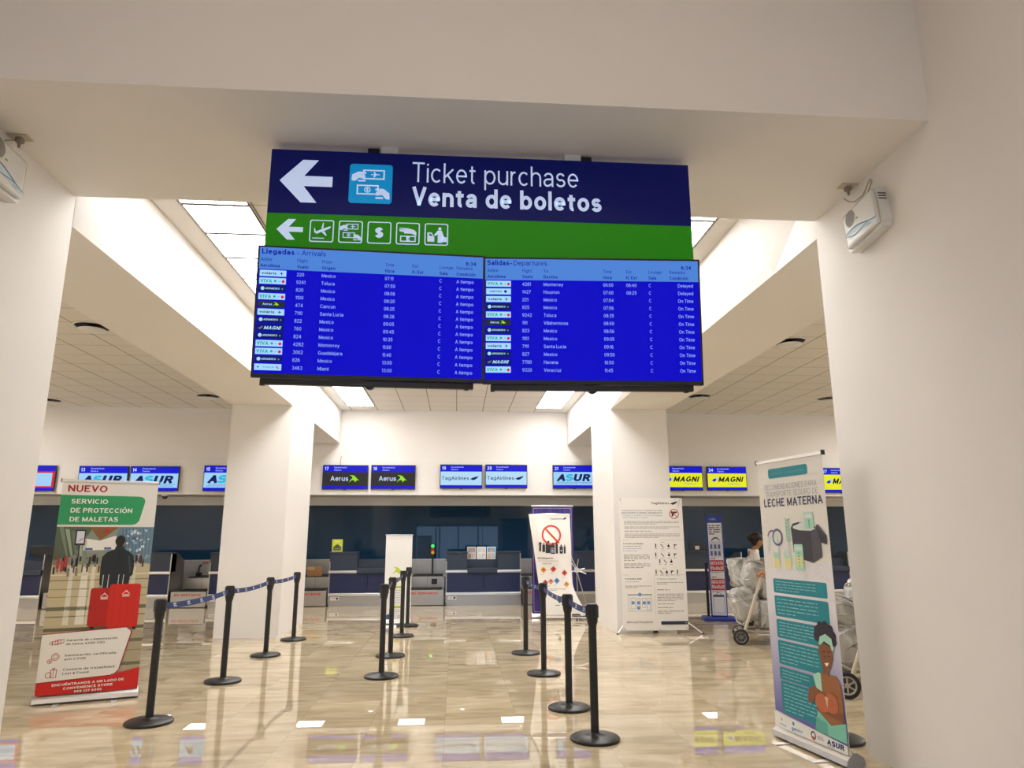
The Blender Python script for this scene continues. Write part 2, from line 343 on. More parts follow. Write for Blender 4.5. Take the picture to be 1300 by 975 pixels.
def glyphs(t, bold):
    k = (t, bold)
    if k in GLY: return GLY[k]
    th = .118+bold*3.0; vs = []; fs = []; x = 0.; nz = 0; lay = []
    for ch in t:
        if ch == ' ': x += .34; continue
        acc = ch in ACC; ch = ACC.get(ch, ch); up = ch in UP; w_, st = UP[ch] if up else LO[ch]
        W = w_+.02+(th-.118)*(1. if w_ < .4 else .6) if w_ > .05 else th
        def mp(p):
            px, py = p; X = x+(th/2+px/w_*(W-th) if w_ > .05 else th/2)
            if up: Y = th/2+py*(1-th)
            elif py <= 0: Y = py+th/2
            elif py <= .72: Y = th/2+py/.72*(.72-th)
            else: Y = py-th/2
            return (X, Y)
        for s_ in st:
            nz += 1; n0 = len(vs)
            if acc and ch == 'i' and s_[0][1] > .8: continue
            q = [mp(p) for p in s_]
            if ch in '.:·' or (ch in 'ij' and s_[0][1] > .8): q = [(q[0][0], (q[0][1]+q[-1][1])/2-th*.52), (q[0][0], (q[0][1]+q[-1][1])/2+th*.52)]
            else: q = square_ends(q, s_, w_, th)
            ribbon(q, th, vs, fs); lay += [(nz % 5)*.1]*(len(vs)-n0)
        if acc:
            b = 1.10 if up else .84; ribbon([(x+W/2-.03, b), (x+W/2+.12, b+.20)], th*.9, vs, fs); lay += [0.]*4
        x += W+.125-.2*max(0, bold)
    x0 = min(v[0] for v in vs); x1 = max(v[0] for v in vs)
    assert len(lay) == len(vs), (t, len(lay), len(vs))
    vs = [(a, b, l_) for (a, b), l_ in zip(vs, lay)]
    GLY[k] = (vs, fs, x0, x1); return GLY[k]
CAP = 1.0
class Canvas:
    """flat artwork on a surface: u to the right, v up, layers stand a hair in front of each other"""
    def __init__(s, mb, O=(0, 0, 0), U=(1, 0, 0), V=(0, 0, 1), step=.0007, warp=None):
        s.mb = mb; s.O = Vector(O); s.U = Vector(U).normalized(); s.V = Vector(V).normalized(); s.N = s.U.cross(s.V); s.step = step; s.warp = warp
    def p(s, u, v, l):
        d = l*s.step
        if s.warp: return s.O+s.U*u+s.V*v+s.N*(d+s.warp(u, v))
        return s.O+s.U*u+s.V*v+s.N*d
    def poly(s, pts, mat, l=1):
        s.mb.add([s.p(u, v, l) for u, v in pts], [list(range(len(pts)))], mat)
    def rect(s, u0, v0, u1, v1, mat, l=1): s.poly([(u0, v0), (u1, v0), (u1, v1), (u0, v1)], mat, l)
    def rr(s, u0, v0, u1, v1, r, mat, l=1, n=5, corners=(1, 1, 1, 1)):
        pts = []
        for k, (cu, cv, a) in enumerate(((u0, v0, 180), (u1, v0, 270), (u1, v1, 0), (u0, v1, 90))):
            if not corners[k]: pts.append((cu, cv)); continue
            ou = cu+(r if k in (0, 3) else -r); ov = cv+(r if k in (0, 1) else -r)
            for i in range(n+1):
                t = R(a+90*i/n); pts.append((ou+r*math.cos(t), ov+r*math.sin(t)))
        s.poly(pts, mat, l)
    def frame(s, u0, v0, u1, v1, t, mat, l=1):
        s.rect(u0, v0, u1, v0+t, mat, l); s.rect(u0, v1-t, u1, v1, mat, l); s.rect(u0, v0+t, u0+t, v1-t, mat, l); s.rect(u1-t, v0+t, u1, v1-t, mat, l)
    def disc(s, u, v, r, mat, l=1, n=20, rv=None):
        rv = rv or r; s.poly([(u+r*math.cos(2*math.pi*i/n), v+rv*math.sin(2*math.pi*i/n)) for i in range(n)], mat, l)
    def ring(s, u, v, r, t, mat, l=1, n=28, a0=0, a1=360):
        vs = []; fs = []
        for i in range(n+1):
            a = R(a0+(a1-a0)*i/n)
            for q in (r-t, r): vs.append(s.p(u+q*math.cos(a), v+q*math.sin(a), l))
        for i in range(n): fs.append((2*i, 2*i+1, 2*i+3, 2*i+2))
        s.mb.add(vs, fs, mat)
    def line(s, a, b, t, mat, l=1):
        d = Vector((b[0]-a[0], b[1]-a[1])); d.normalize(); n = Vector((-d.y, d.x))*t/2
        s.poly([(a[0]-n.x, a[1]-n.y), (b[0]-n.x, b[1]-n.y), (b[0]+n.x, b[1]+n.y), (a[0]+n.x, a[1]+n.y)], mat, l)
    def shape(s, pts, u, v, w, h, mat, l=1): s.poly([(u+x*w, v+y*h) for x, y in pts], mat, l)
    def text(s, t, u, v, h, mat, l=2, w=None, al='L', bold=0., slant=0., rise=0.):
        vs, fs, x0, x1 = glyphs(t, bold); k = h/CAP; kx = (w/(x1-x0)) if w else k
        W = (x1-x0)*kx; off = {'L': 0, 'C': -W/2, 'R': -W}[al]
        s.mb.add([s.p(u+off+(x-x0)*kx+slant*y*k, v+y*k+rise*(off+(x-x0)*kx), l+q) for x, y, q in vs], fs, mat)
    def greek(s, u0, u1, v1, v0, n, mat, l=1, t=.45, seed=1):
        # paragraph too small to read in the photograph: rows of short dashes
        rn = random.Random(seed); p = (v1-v0)/n
        for i in range(n):
            u = u0; end = u1 if i < n-1 else u0+(u1-u0)*rn.uniform(.4, .8)
            while u < end-.004:
                wd = min(rn.uniform(.35, 1.3)*p*3, end-u); s.rect(u, v1-(i+.5)*p-p*t/2, u+wd, v1-(i+.5)*p+p*t/2, mat, l); u += wd+p*.5

# ------------------------------------------------------------------ the room
XL, XR, YF, YR, ZS = -2.859, 2.848, 3.647, 5.0575, 3.952
BL0, BL1, BR0, BR1 = -3.589, -2.640, 2.527, 3.468
ZB, ZC, YB, YC1, YC2 = 3.541, 4.300, 16.0, 11.338, 13.074
ZK, YG = 2.390, 18.0
m = MB(); m.box((-15.2, -6.2, -.2), (15.2, 18.3, 0), MARBLE); struct('floor', m)
CC = grid_ceiling('ceiling_tiles_nave', -.031, .594, 5.81, .602); CS = grid_ceiling('ceiling_tiles_bay', 5.205, .612, 8.865, .602)
m = MB(); m.box((BL1, YR, ZC), (BR0, YB, ZC+.1), CC); m.box((BL1, YR, ZC-.004), (-2.44, YB, ZC), WALLB); m.box((2.34, YR, ZC-.004), (BR0, YB, ZC), WALLB); struct('ceiling', m)
m = MB(); m.box((-15, YR, ZC), (BL1-.02, YB, ZC+.1), CS); struct('ceiling_left', m)
m = MB(); m.box((BR0+.02, YR, ZC), (15, YB, ZC+.1), CS); struct('ceiling_right', m)
m = MB(); m.box((XL, YF, ZS), (XR, YR-.003, 5.8), WALLB); struct('beam_front', m)
m = MB(); m.box((XL-.9, -6, 0), (XL, YR, 5.8), WALL); m.box((-15, YR-.16, 0), (XL-.9, YR, 4.4), WALL); struct('wall_left', m)
m = MB(); m.box((XR, -6, 0), (XR+.9, YR, 5.8), WALL); m.box((XR+.9, YR-.16, 0), (15, YR, 4.4), WALL); struct('wall_right', m)
def side_beam(name, x0f, x1f, zf, x0, x1, t0, t1):      # slightly flared and rising towards the front portal
    vs = []
    k_ = (5.75-YR)/(YC1-YR); lp = lambda a, b: a+(b-a)*k_
    for Y, a, b, z, c_, d_ in ((YR, x0f, x1f, zf, x0f, x1f), (5.75, lp(x0f, x0), lp(x1f, x1), lp(zf, ZB), x0, x1), (YC1, x0, x1, ZB, x0, x1), (YB, x0, x1, ZB, x0, x1)):
        vs += [(a, Y, z), (b, Y, z), (d_, Y, ZC), (c_, Y, ZC)]
    fs = [(0, 1, 2, 3), (12, 15, 14, 13)]
    for k in (0, 4, 8): fs += [(k+i, k+(i+1) % 4, k+4+(i+1) % 4, k+4+i) for i in range(4)]
    m = MB(); m.add(vs, fs, WALLB); struct(name, m)
side_beam('beam_left', -3.83, -2.856, 3.713, BL0, BL1, 0, 0)
side_beam('beam_right', 2.847, 3.956, 3.802, BR0, BR1, 0, 0)
m = MB(); m.box((BL0, YC1, 0), (BL1, YC2, ZB), WALL); struct('column_left', m)
m = MB(); m.box((BR0, YC1, 0), (BR1, YC2, ZB), WALL); struct('column_right', m)
m = MB(); m.box((-15, YB, ZK), (15, YB+.12, 3.176), WALL, .004); m.box((-15, YB+.03, 3.176), (15, YB+.12, 4.4), WALL)
m.box((-15, YB+.12, ZK+.05), (15, YG+.2, ZK+.15), WALL); m.box((-15, YG-.05, 2.242), (15, YG+.2, ZK+.05), WALL); struct('wall_back', m)
m = MB(); m.box((-15, YG, 0), (15, YG+.2, .937), STEEL)
for i in range(-13, 14):
    m.box((i*1.02+.06, YG-.004, .06), (i*1.02+1.07, YG, .932), STEEL, .002)
struct('wall_back_lower', m)
m = MB()
for i in range(-7, 8):
    x = .655+i*2.03; m.box((x+.006, YG+.02, .937), (x+2.024, YG+.03, 2.242), GLASS)
m.box((-14, YG+.035, .93), (15, YG+.05, 2.25), BLACK); m.box((-14, YG-.005, .93), (15, YG+.03, .945), ALU); struct('window_1', m)
m = MB(); m.box((-15.2, YR, 0), (-15, 18.2, 4.4), WALL); struct('wall_far_left', m)
m = MB(); m.box((15, YR, 0), (15.2, 18.2, 4.4), WALL); struct('wall_far_right', m)
# the lobby behind the camera
m = MB(); m.box((XL, -6, 5.6), (XR, YF, 5.8), WALL); struct('ceiling_lobby', m)
m = MB(); m.box((XL, -4.4, 2.12), (XR, -4.2, 5.6), WALL); m.box((XL, -4.4, 0), (-2.25, -4.2, 2.12), WALL); m.box((2.4, -4.4, 0), (XR, -4.2, 2.12), WALL); m.box((-2.25, -4.4, 0), (2.4, -4.2, .12), WALL); struct('wall_rear', m)
m = MB()
for x in (-2.25, -1.15, -.95, .1, 1.2, 2.34): m.box((x, -4.34, .12), (x+.06, -4.26, 2.12), BMETAL)
m.box((-2.25, -4.34, .12), (2.4, -4.26, .17), BMETAL); m.box((-2.25, -4.34, 2.06), (2.4, -4.26, 2.12), BMETAL); struct('window_2', m)

# ------------------------------------------------------------------ ceiling LED panels
FRAMEM = P('#6d6961', .6)
def led(name, label, group, lampm, w=.585, d=.59):
    t = thing(name, label, 'ceiling light', (0, 0, 0), 0, group)
    f = MB()
    for a, b in (((-w/2, -d/2, -.012), (w/2, -d/2+.012, .0)), ((-w/2, d/2-.012, -.012), (w/2, d/2, .0)), ((-w/2, -d/2+.012, -.012), (-w/2+.012, d/2-.012, .0)), ((w/2-.012, -d/2+.012, -.012), (w/2, d/2-.012, .0))): f.box(a, b, FRAMEM)
    f.build('frame', t)
    g = MB(); g.box((-w/2+.012, -d/2+.012, -.008), (w/2-.012, d/2-.012, -.002), lampm); g.build('diffuser', t)
    return t
def led_row(pts, *a, **k):
    t = None
    for p in pts:
        if t is None: t = led(*a, **k); t.location = p; first = t
        else: dup(first, p)
rows = [5.81-.301+.602*k for k in range(0, 17)]
led_row([(-2.125, y, ZC-.001) for y in rows], 'ceiling_panel_light', 'square white LED panel in the lit strip along the left beam of the central ceiling', 'LED panels of the left ceiling strip', L_MAIN)
led_row([(2.028, y, ZC-.001) for y in rows], 'ceiling_panel_light', 'square white LED panel in the lit strip along the right beam of the central ceiling', 'LED panels of the right ceiling strip', L_MAIN)
led_row([(x, 16.5, ZK+.049) for x in (-9.9, -7.6, -5.33, -3.06, -.9, 1.33, 3.6, 5.88, 8.1)], 'counter_panel_light', 'square white LED panel in the soffit over the check-in desks', 'LED panels over the check-in desks', L_CNT)
led_row([(x, y, ZC-.001) for x in (-11.5, -9.6, 9.6, 11.5) for y in (6.6, 8.4, 10.2, 12, 13.8)], 'ceiling_panel_light', 'unseen square fill panel added far out in the tiled side bay ceiling', 'added fill panels of the side bays', L_SIDE_FILL)  # fill lamps placed outside the view so the side bays come out brighter
led_row([(x, y, 5.599) for x in (-1.4, 0, 1.4) for y in (-2.6, -.6, 1.4)], 'ceiling_panel_light', 'unseen square fill panel added in the lobby ceiling in front of the beam', 'added fill panels of the lobby', L_HALL_FILL)  # added overhead fill, never in view, lights the front beam and sign
def downlight(label):
    t = thing('recessed_downlight', label, 'ceiling light', (0, 0, 0), 0, 'small downlights over the counters')
    a = MB(); a.lathe([(.05, -.001), (.085, -.012), (.09, 0)], WHITEP, 24, cap=False); a.build('trim_ring', t)
    b = MB(); b.lathe([(.0, -.003), (.052, -.003), (.052, 0)], L_CNT, 24); b.build('lamp', t); return t
for i, x in enumerate((-8.5, -6.4, -4.1, -1.9, .21, 2.4)):
    p = (x, 17.6, ZK+.049)
    if i == 0: dl0 = downlight('small round downlight set in the soffit between counter panels'); dl0.location = p
    else: dup(dl0, p)
def diffuser():
    t = thing('ceiling_air_diffuser', 'round white air diffuser', 'air vent')
    a = MB(); a.lathe([(.25, 0), (.246, -.012), (.222, -.014), (.218, -.002)], WHITEP, 32, cap=False); a.build('collar', t)
    b = MB(); b.lathe([(.0, -.078), (.10, -.074), (.165, -.062), (.178, -.052), (.12, -.05), (.0, -.05)], WHITEP, 32); b.cyl((0, 0, -.05), (0, 0, 0), .05, BLACK); b.build('disc', t)
    c = MB(); c.lathe([(.219, -.002), (.0, -.002)], BLACK, 32); c.build('throat', t); return t
for i, (x, y, lab) in enumerate(((-5.0, 9.65, 'round white air diffuser in the left tiled ceiling, the near larger-looking one by the beam'), (-5.08, 14.5, 'round white air diffuser in the left tiled ceiling, at the far end by the beam'),
        (4.88, 9.7, 'round white air diffuser in the right tiled ceiling, the near larger-looking one by the beam'), (4.94, 13.83, 'round white air diffuser in the right tiled ceiling, at the far end by the beam'),
        (7.73, 13.89, 'round white air diffuser in the right tiled ceiling, partly cut off by the wall edge'), (-8.55, 15.18, 'round white air diffuser in the left tiled ceiling, cut off by the left pillar'))):
    if i == 0: df0 = diffuser(); df0['label'] = lab; df0.location = (x, y, ZC-.001)
    else: dup(df0, (x, y, ZC-.001), lab)
t = thing('dome_camera', 'small black security camera dome under the soffit left of the pillar', 'security camera', (-6.35, 16.06, ZK))
a = MB(); a.lathe([(.0, -.03), (.07, -.03), (.075, 0)], WHITEP, 24); a.build('base', t)
a = MB(); a.lathe([(.0, -.10), (.03, -.092), (.052, -.065), (.058, -.03)], BLACK, 24); a.build('dome', t)

# ------------------------------------------------------------------ overhead sign
def backlit(h, glow):       # translucent sign film over lamps
    m = new_mat('sign_film_'+h, hexc(h), .35, spec=.12); b = m.node_tree.nodes['Principled BSDF']
    b.inputs['Emission Color'].default_value = (*hexc(h), 1); b.inputs['Emission Strength'].default_value = glow; return m
SIGN_W = backlit('#c9dbff', .45); SIGN_B = backlit('#0d1456', .35); SIGN_G = backlit('#2c8a18', .25); SIGN_C = backlit('#1294d6', .4)
SY = 4.18; K = SY/4.1
def sx(x): return x*K
def sz(z): return (z-CAM_H)*K+CAM_H
ARROW = [(0, .5), (.42, 1.), (.72, 1.), (.46, .62), (1., .62), (1., .38), (.46, .38), (.72, 0.), (.42, 0.)]
def hand_ticket(c, u, v, k, mat, l, money=True, bg=None):
    # a hand holding a ticket above, a hand holding a banknote below
    c.frame(u+.31*k, v+.61*k, u+.82*k, v+.86*k, .035*k, mat, l)
    c.poly([(u+.05*k, v+.57*k), (u+.06*k, v+.72*k), (u+.2*k, v+.8*k), (u+.38*k, v+.8*k), (u+.39*k, v+.75*k), (u+.28*k, v+.73*k), (u+.37*k, v+.71*k), (u+.36*k, v+.62*k), (u+.22*k, v+.64*k), (u+.14*k, v+.56*k)], mat, l+1)
    c.rr(u+.2*k, v+.55*k, u+.38*k, v+.59*k, .018*k, mat, l)
    c.line((u+.5*k, v+.735*k), (u+.7*k, v+.735*k), .022*k, mat, l)
    c.poly([(u+.55*k, v+.66*k), (u+.58*k, v+.66*k), (u+.63*k, v+.735*k), (u+.58*k, v+.81*k), (u+.55*k, v+.81*k), (u+.585*k, v+.735*k)], mat, l+1)
    c.frame(u+.18*k, v+.22*k, u+.69*k, v+.47*k, .035*k, mat, l)
    c.ring(u+.43*k, v+.345*k, .075*k, .022*k, mat, l); c.text('$', u+.43*k, v+.30*k, .09*k, mat, l+1, al='C', bold=.02)
    c.poly([(u+.95*k, v+.11*k), (u+.94*k, v+.27*k), (u+.8*k, v+.38*k), (u+.62*k, v+.38*k), (u+.61*k, v+.34*k), (u+.72*k, v+.31*k), (u+.63*k, v+.29*k), (u+.64*k, v+.2*k), (u+.78*k, v+.22*k), (u+.86*k, v+.12*k)], mat, l+1)
    c.rr(u+.62*k, v+.12*k, u+.8*k, v+.165*k, .018*k, mat, l)
t = thing('overhead_sign', 'blue and green hanging sign reading Ticket purchase above the flight screens', 'sign', (.15, SY+.06, 3.5))
OX, OY, OZ = .15, SY+.06, 3.5
m = MB(); x0, x1 = sx(-1.187), sx(1.480)
m.box((x0-OX, -.06, sz(3.42)-OZ), (x1-OX, .06, sz(3.851)-OZ), SIGN_B); m.box((x0-OX, -.06, 3.08-OZ), (x1-OX, .06, sz(3.42)-OZ), SIGN_G)
c = Canvas(m, (-OX, SY-OY, -OZ), step=.0008)
c.shape(ARROW, sx(-1.126), sz(3.495), sx(.323), sz(3.784)-sz(3.495), SIGN_W)
c.rr(sx(-.70), sz(3.503), sx(-.433), sz(3.770), .02, SIGN_C, 1); hand_ticket(c, sx(-.70), sz(3.503), sx(.267), SIGN_W, 2)
c.text('Ticket purchase', sx(-.31), sz(3.660), .140, SIGN_W, 1, w=sx(1.06), bold=-.009); c.text('Venta de boletos', sx(-.308), sz(3.497), .134, SIGN_W, 1, w=sx(1.205), bold=.022)
c.shape(ARROW, sx(-1.123), sz(3.246), sx(.159), sz(3.382)-sz(3.246), SIGN_W)
def sq(u, v, k):
    c.rr(u, v, u+k, v+k, .014, SIGN_W, 1); c.rr(u+.007, v+.007, u+k-.007, v+k-.007, .010, SIGN_G, 2)
k = sx(.146)
us = [sx(a) for a in (-.924, -.749, -.574, -.399, -.223)]; vv = sz(3.236)
for u in us: sq(u, vv, k)
# plane landing
u = us[0]; c.poly([(u+a*k, vv+b*k) for a, b in ((.26, .4), (.3, .36), (.52, .47), (.8, .6), (.88, .68), (.84, .72), (.74, .68), (.5, .58), (.26, .47), (.22, .62), (.18, .63), (.2, .42))], SIGN_W, 3)
c.poly([(u+a*k, vv+b*k) for a, b in ((.48, .6), (.56, .62), (.58, .86), (.54, .87))], SIGN_W, 3); c.poly([(u+a*k, vv+b*k) for a, b in ((.5, .45), (.62, .5), (.72, .3), (.68, .28))], SIGN_W, 3)
c.rect(u+.12*k, vv+.15*k, u+.62*k, vv+.19*k, SIGN_W, 3)
hand_ticket(c, us[1], vv, k, SIGN_W, 3)
c.text('$', us[2]+k*.5, vv+.24*k, .52*k, SIGN_W, 3, al='C', bold=.03)
u = us[3]; c.poly([(u+a*k, vv+b*k) for a, b in ((.14, .76), (.5, .74), (.78, .66), (.86, .56), (.86, .4), (.7, .48), (.62, .5), (.34, .5), (.34, .56), (.14, .6), (.14, .68), (.46, .68), (.14, .72))], SIGN_W, 3)
c.frame(u+.18*k, vv+.12*k, u+.84*k, vv+.4*k, .05*k, SIGN_W, 3); c.rect(u+.44*k, vv+.16*k, u+.58*k, vv+.36*k, SIGN_W, 3); c.rect(u+.5*k, vv+.24*k, u+.58*k, vv+.28*k, SIGN_G, 4)
u = us[4]; c.disc(u+.64*k, vv+.76*k, .07*k, SIGN_W, 3); c.poly([(u+a*k, vv+b*k) for a, b in ((.56, .68), (.72, .68), (.84, .34), (.76, .34), (.74, .12), (.56, .12), (.56, .5), (.44, .42), (.4, .47))], SIGN_W, 3)
c.poly([(u+a*k, vv+b*k) for a, b in ((.12, .16), (.12, .58), (.3, .58), (.42, .36), (.42, .16))], SIGN_W, 3); c.poly([(u+a*k, vv+b*k) for a, b in ((.19, .52), (.28, .52), (.35, .4), (.19, .44))], SIGN_G, 4); c.rr(u+.72*k, vv+.16*k, u+.94*k, vv+.38*k, .02*k, SIGN_W, 3)
m.build('panel', t)
for X in (-.575, .83):
    m = MB(); s_ = -1 if X < 0 else 1
    m.box((X-.035-OX, -.02, sz(3.851)-OZ), (X+.035-OX, .04, ZS-OZ), BMETAL); m.box((X-OX-.1*s_-.05, -.04, ZS-.05-OZ), (X-OX-.1*s_+.06, .06, ZS-OZ), WHITEP)
    m.cyl((X-OX, .1, 2.4-OZ), (X-OX, .1, ZS-OZ), .022, BMETAL); m.box((X-OX-.05, -.19, 2.70-OZ), (X-OX+.05, .1, 2.80-OZ), BMETAL); m.build('hanger', t)

# ------------------------------------------------------------------ flight screens
TB = E('#0000c4'); TBH = E('#4d83d6'); TT = E('#9db7ff', .95); TD = E('#0a1aa0'); CH = E('#a6d8ff'); CDK = E('#0a1458'); CGR = E('#232a38'); TEAL = E('#1aa698'); RED = E('#d81e3c'); LIME = E('#96e020'); WH = E('#cfe4ff')
BIRD = [(.03, 1.), (.42, .97), (.60, .80), (.78, .52), (1., .26), (.84, .34), (.70, .26), (.60, .02), (.54, .22), (.40, .36), (.22, .28), (.0, .0), (.14, .34), (.30, .56), (.34, .74), (.22, .88)]
WING = [(0, .25), (.25, .55), (1., 1.), (.8, .55), (.95, .62), (.65, .3), (.72, .28), (.35, .0), (.2, .18)]
def chip(c, kind, u, v, w, h):
    if kind == 'volaris':
        c.rect(u, v, u+w, v+h, CH, 2); c.text('volaris', u+.07*w, v+.3*h, .42*h, CDK, 3, w=.56*w, bold=.02); c.line((u+.76*w, v+.5*h), (u+.88*w, v+.5*h), .1*h, CDK, 3); c.line((u+.82*w, v+.25*h), (u+.82*w, v+.75*h), .1*h, CDK, 3)
    elif kind == 'viva':
        c.rect(u, v, u+w, v+h, CH, 2); c.text('VIVA', u+.04*w, v+.22*h, .56*h, TEAL, 3, w=.44*w, bold=.03); c.disc(u+.6*w, v+.5*h, .2*h, TEAL, 3, 10); c.disc(u+.9*w, v+.45*h, .24*h, RED, 3, 10); c.rect(u+.72*w, v+.4*h, u+.8*w, v+.55*h, E('#8ab8e0'), 3)
    elif kind == 'aero':
        c.rect(u, v, u+w, v+h, CDK, 2); c.disc(u+.14*w, v+.52*h, .3*h, CH, 3, 10); c.text('AEROMEXICO', u+.24*w, v+.38*h, .3*h, CH, 3, w=.54*w, bold=.03); c.disc(u+.88*w, v+.5*h, .14*h, TBH, 3, 8)
    elif kind == 'aerus':
        c.rect(u, v, u+w, v+h, CGR, 2); c.text('Aerus', u+.17*w, v+.33*h, .38*h, CH, 3, w=.36*w, bold=.02); c.shape(BIRD, u+.57*w, v+.2*h, .24*w, .6*h, LIME, 3)
    elif kind == 'magni':
        c.rect(u, v, u+w, v+h, CDK, 2); c.shape(WING, u+.05*w, v+.2*h, .2*w, .55*h, E('#6b7488'), 3); c.text('MAGNI', u+.26*w, v+.2*h, .55*h, CH, 3, w=.62*w, bold=.03, slant=.35)
    elif kind == 'united':
        c.rect(u, v, u+w, v+h, CH, 2); c.text('UNITED', u+.14*w, v+.36*h, .28*h, CDK, 3, w=.5*w, bold=.02); c.disc(u+.78*w, v+.5*h, .24*h, TD, 3, 10)
    elif kind == 'american':
        c.rect(u, v, u+w, v+h, CH, 2); c.disc(u+.13*w, v+.5*h, .13*h, TD, 3, 8); c.text('American', u+.32*w, v+.36*h, .3*h, TBH, 3, w=.42*w); c.line((u+.8*w, v+.7*h), (u+.9*w, v+.25*h), .16*h, RED, 3)
def flight_tv(label, loc, rot, W, H, title, hd, rows, pitch, colx, right):
    t = thing('flight_screen', label, 'screen', loc, 0, 'flight information screens', rot)
    b = .013
    m = MB(); m.box((-W/2, 0, -H/2), (W/2, .035, H/2), BLACK, .004); m.box((-W/2+.12, .035, -H/2+.1), (W/2-.12, .07, H/2-.1), BLACK, .01); m.build('housing', t)
    m = MB(); c = Canvas(m, (-W/2+b, -.001, -H/2+b+.012), step=.0006); w, h = W-2*b, H-2*b-.012
    c.rect(0, 0, w, h, TB, 0); c.rect(0, h-.132, w, h, TBH, 1)
    c.text(title[0], .012, h-.040, .031, TD, 2, w=title[2], bold=.025); c.text(title[1], title[3], h-.040, .031, TD, 2, w=title[4]); c.text('6:34', w-.105, h-.055, .023, TD, 2, w=.062, bold=.025)
    for (a, bb), x in zip(hd, colx):
        c.text(a, x, h-.083, .020, TD, 2); c.text(bb, x, h-.120, .020, TD, 2, bold=.02)
    for i, r in enumerate(rows):
        v = h-.157-pitch*i; chip(c, r[0], .006, v-.018, .150, .037)
        for s_, x in zip(r[1:], colx[1:]):
            if not s_: continue
            if right and x == colx[-1]: c.text(s_, w-.035, v-.011, .021, TT, 2, al='R')
            else: c.text(s_, x, v-.011, .021, TT, 2)
    m.build('display', t)
    m = MB(); m.box((-W/2+.05, .01, -H/2-.036), (W/2-.06, .06, -H/2-.002), BMETAL, .003); m.box((-.03, .03, -H/2-.03), (.03, .07, -H/2+.06), BMETAL); m.cyl((0, .03, -H/2-.02), (0, .075, -H/2-.02), .03, BMETAL, n=16)
    for X in (-W/2+.06, W/2-.1): m.box((X-.012, .02, -H/2-.042), (X+.012, .05, -H/2-.004), BMETAL)
    m.build('mount_bar', t); return t
hd1 = [('Airline', 'Aerolínea'), ('Flight', 'Vuelo'), ('From', 'Origen'), ('Time', 'Hora'), ('Est.', 'H. Est'), ('Lounge', 'Sala'), ('Remarks', 'Condición')]
hd2 = list(hd1); hd2[2] = ('To', 'Destino')
AT = 'A tiempo'
arr = [('volaris', '220', 'Mexico', '07:11'), ('viva', '9241', 'Toluca', '07:50'), ('aero', '820', 'Mexico', '08:06'), ('viva', '1100', 'Mexico', '08:20'), ('aerus', '474', 'Cancun', '08:25'), ('volaris', '7110', 'Santa Lucia', '08:36'), ('aero', '822', 'Mexico', '09:05'), ('magni', '760', 'Mexico', '09:45'), ('aero', '824', 'Mexico', '10:35'), ('viva', '4282', 'Monterrey', '11:00'), ('viva', '3062', 'Guadalajara', '11:40'), ('aero', '826', 'Mexico', '13:00'), ('american', '3463', 'Miami', '13:00')]
arr = [(*r, '', 'C', AT) for r in arr]
dep = [('viva', '4281', 'Monterrey', '06:00', '06:40', 'C', 'Delayed'), ('united', '1427', 'Houston', '07:00', '08:25', 'C', 'Delayed')]+[(a, b_, d, e, '', 'C', 'On Time') for a, b_, d, e in (('volaris', '221', 'Mexico', '07:54'), ('aero', '825', 'Mexico', '07:56'), ('viva', '9242', 'Toluca', '08:35'), ('aerus', '191', 'Villahermosa', '08:50'), ('aero', '823', 'Mexico', '08:56'), ('viva', '1101', 'Mexico', '09:05'), ('volaris', '7111', 'Santa Lucia', '09:16'), ('aero', '827', 'Mexico', '09:50'), ('magni', '7780', 'Havana', '10:50'), ('viva', '9320', 'Veracruz', '11:45'))]
flight_tv('black framed hanging screen with the blue Llegadas Arrivals flight table', (-.516, 4.02, 2.755), (R(4.5), 0, R(3)), 1.336, .785, ('Llegadas', '- Arrivals', .185, .212, .165), hd1, arr, .0462, (.006, .215, .358, .725, .885, 1.048, 1.150), False)
flight_tv('black framed hanging screen with the blue Salidas Departures flight table', (.808, 4.035, 2.752), (R(4.5), 0, R(-2.4)), 1.334, .785, ('Salidas-', 'Departures', .15, .172, .205), hd2, dep, .048, (.012, .225, .355, .72, .862, 1.0, 1.13), True)

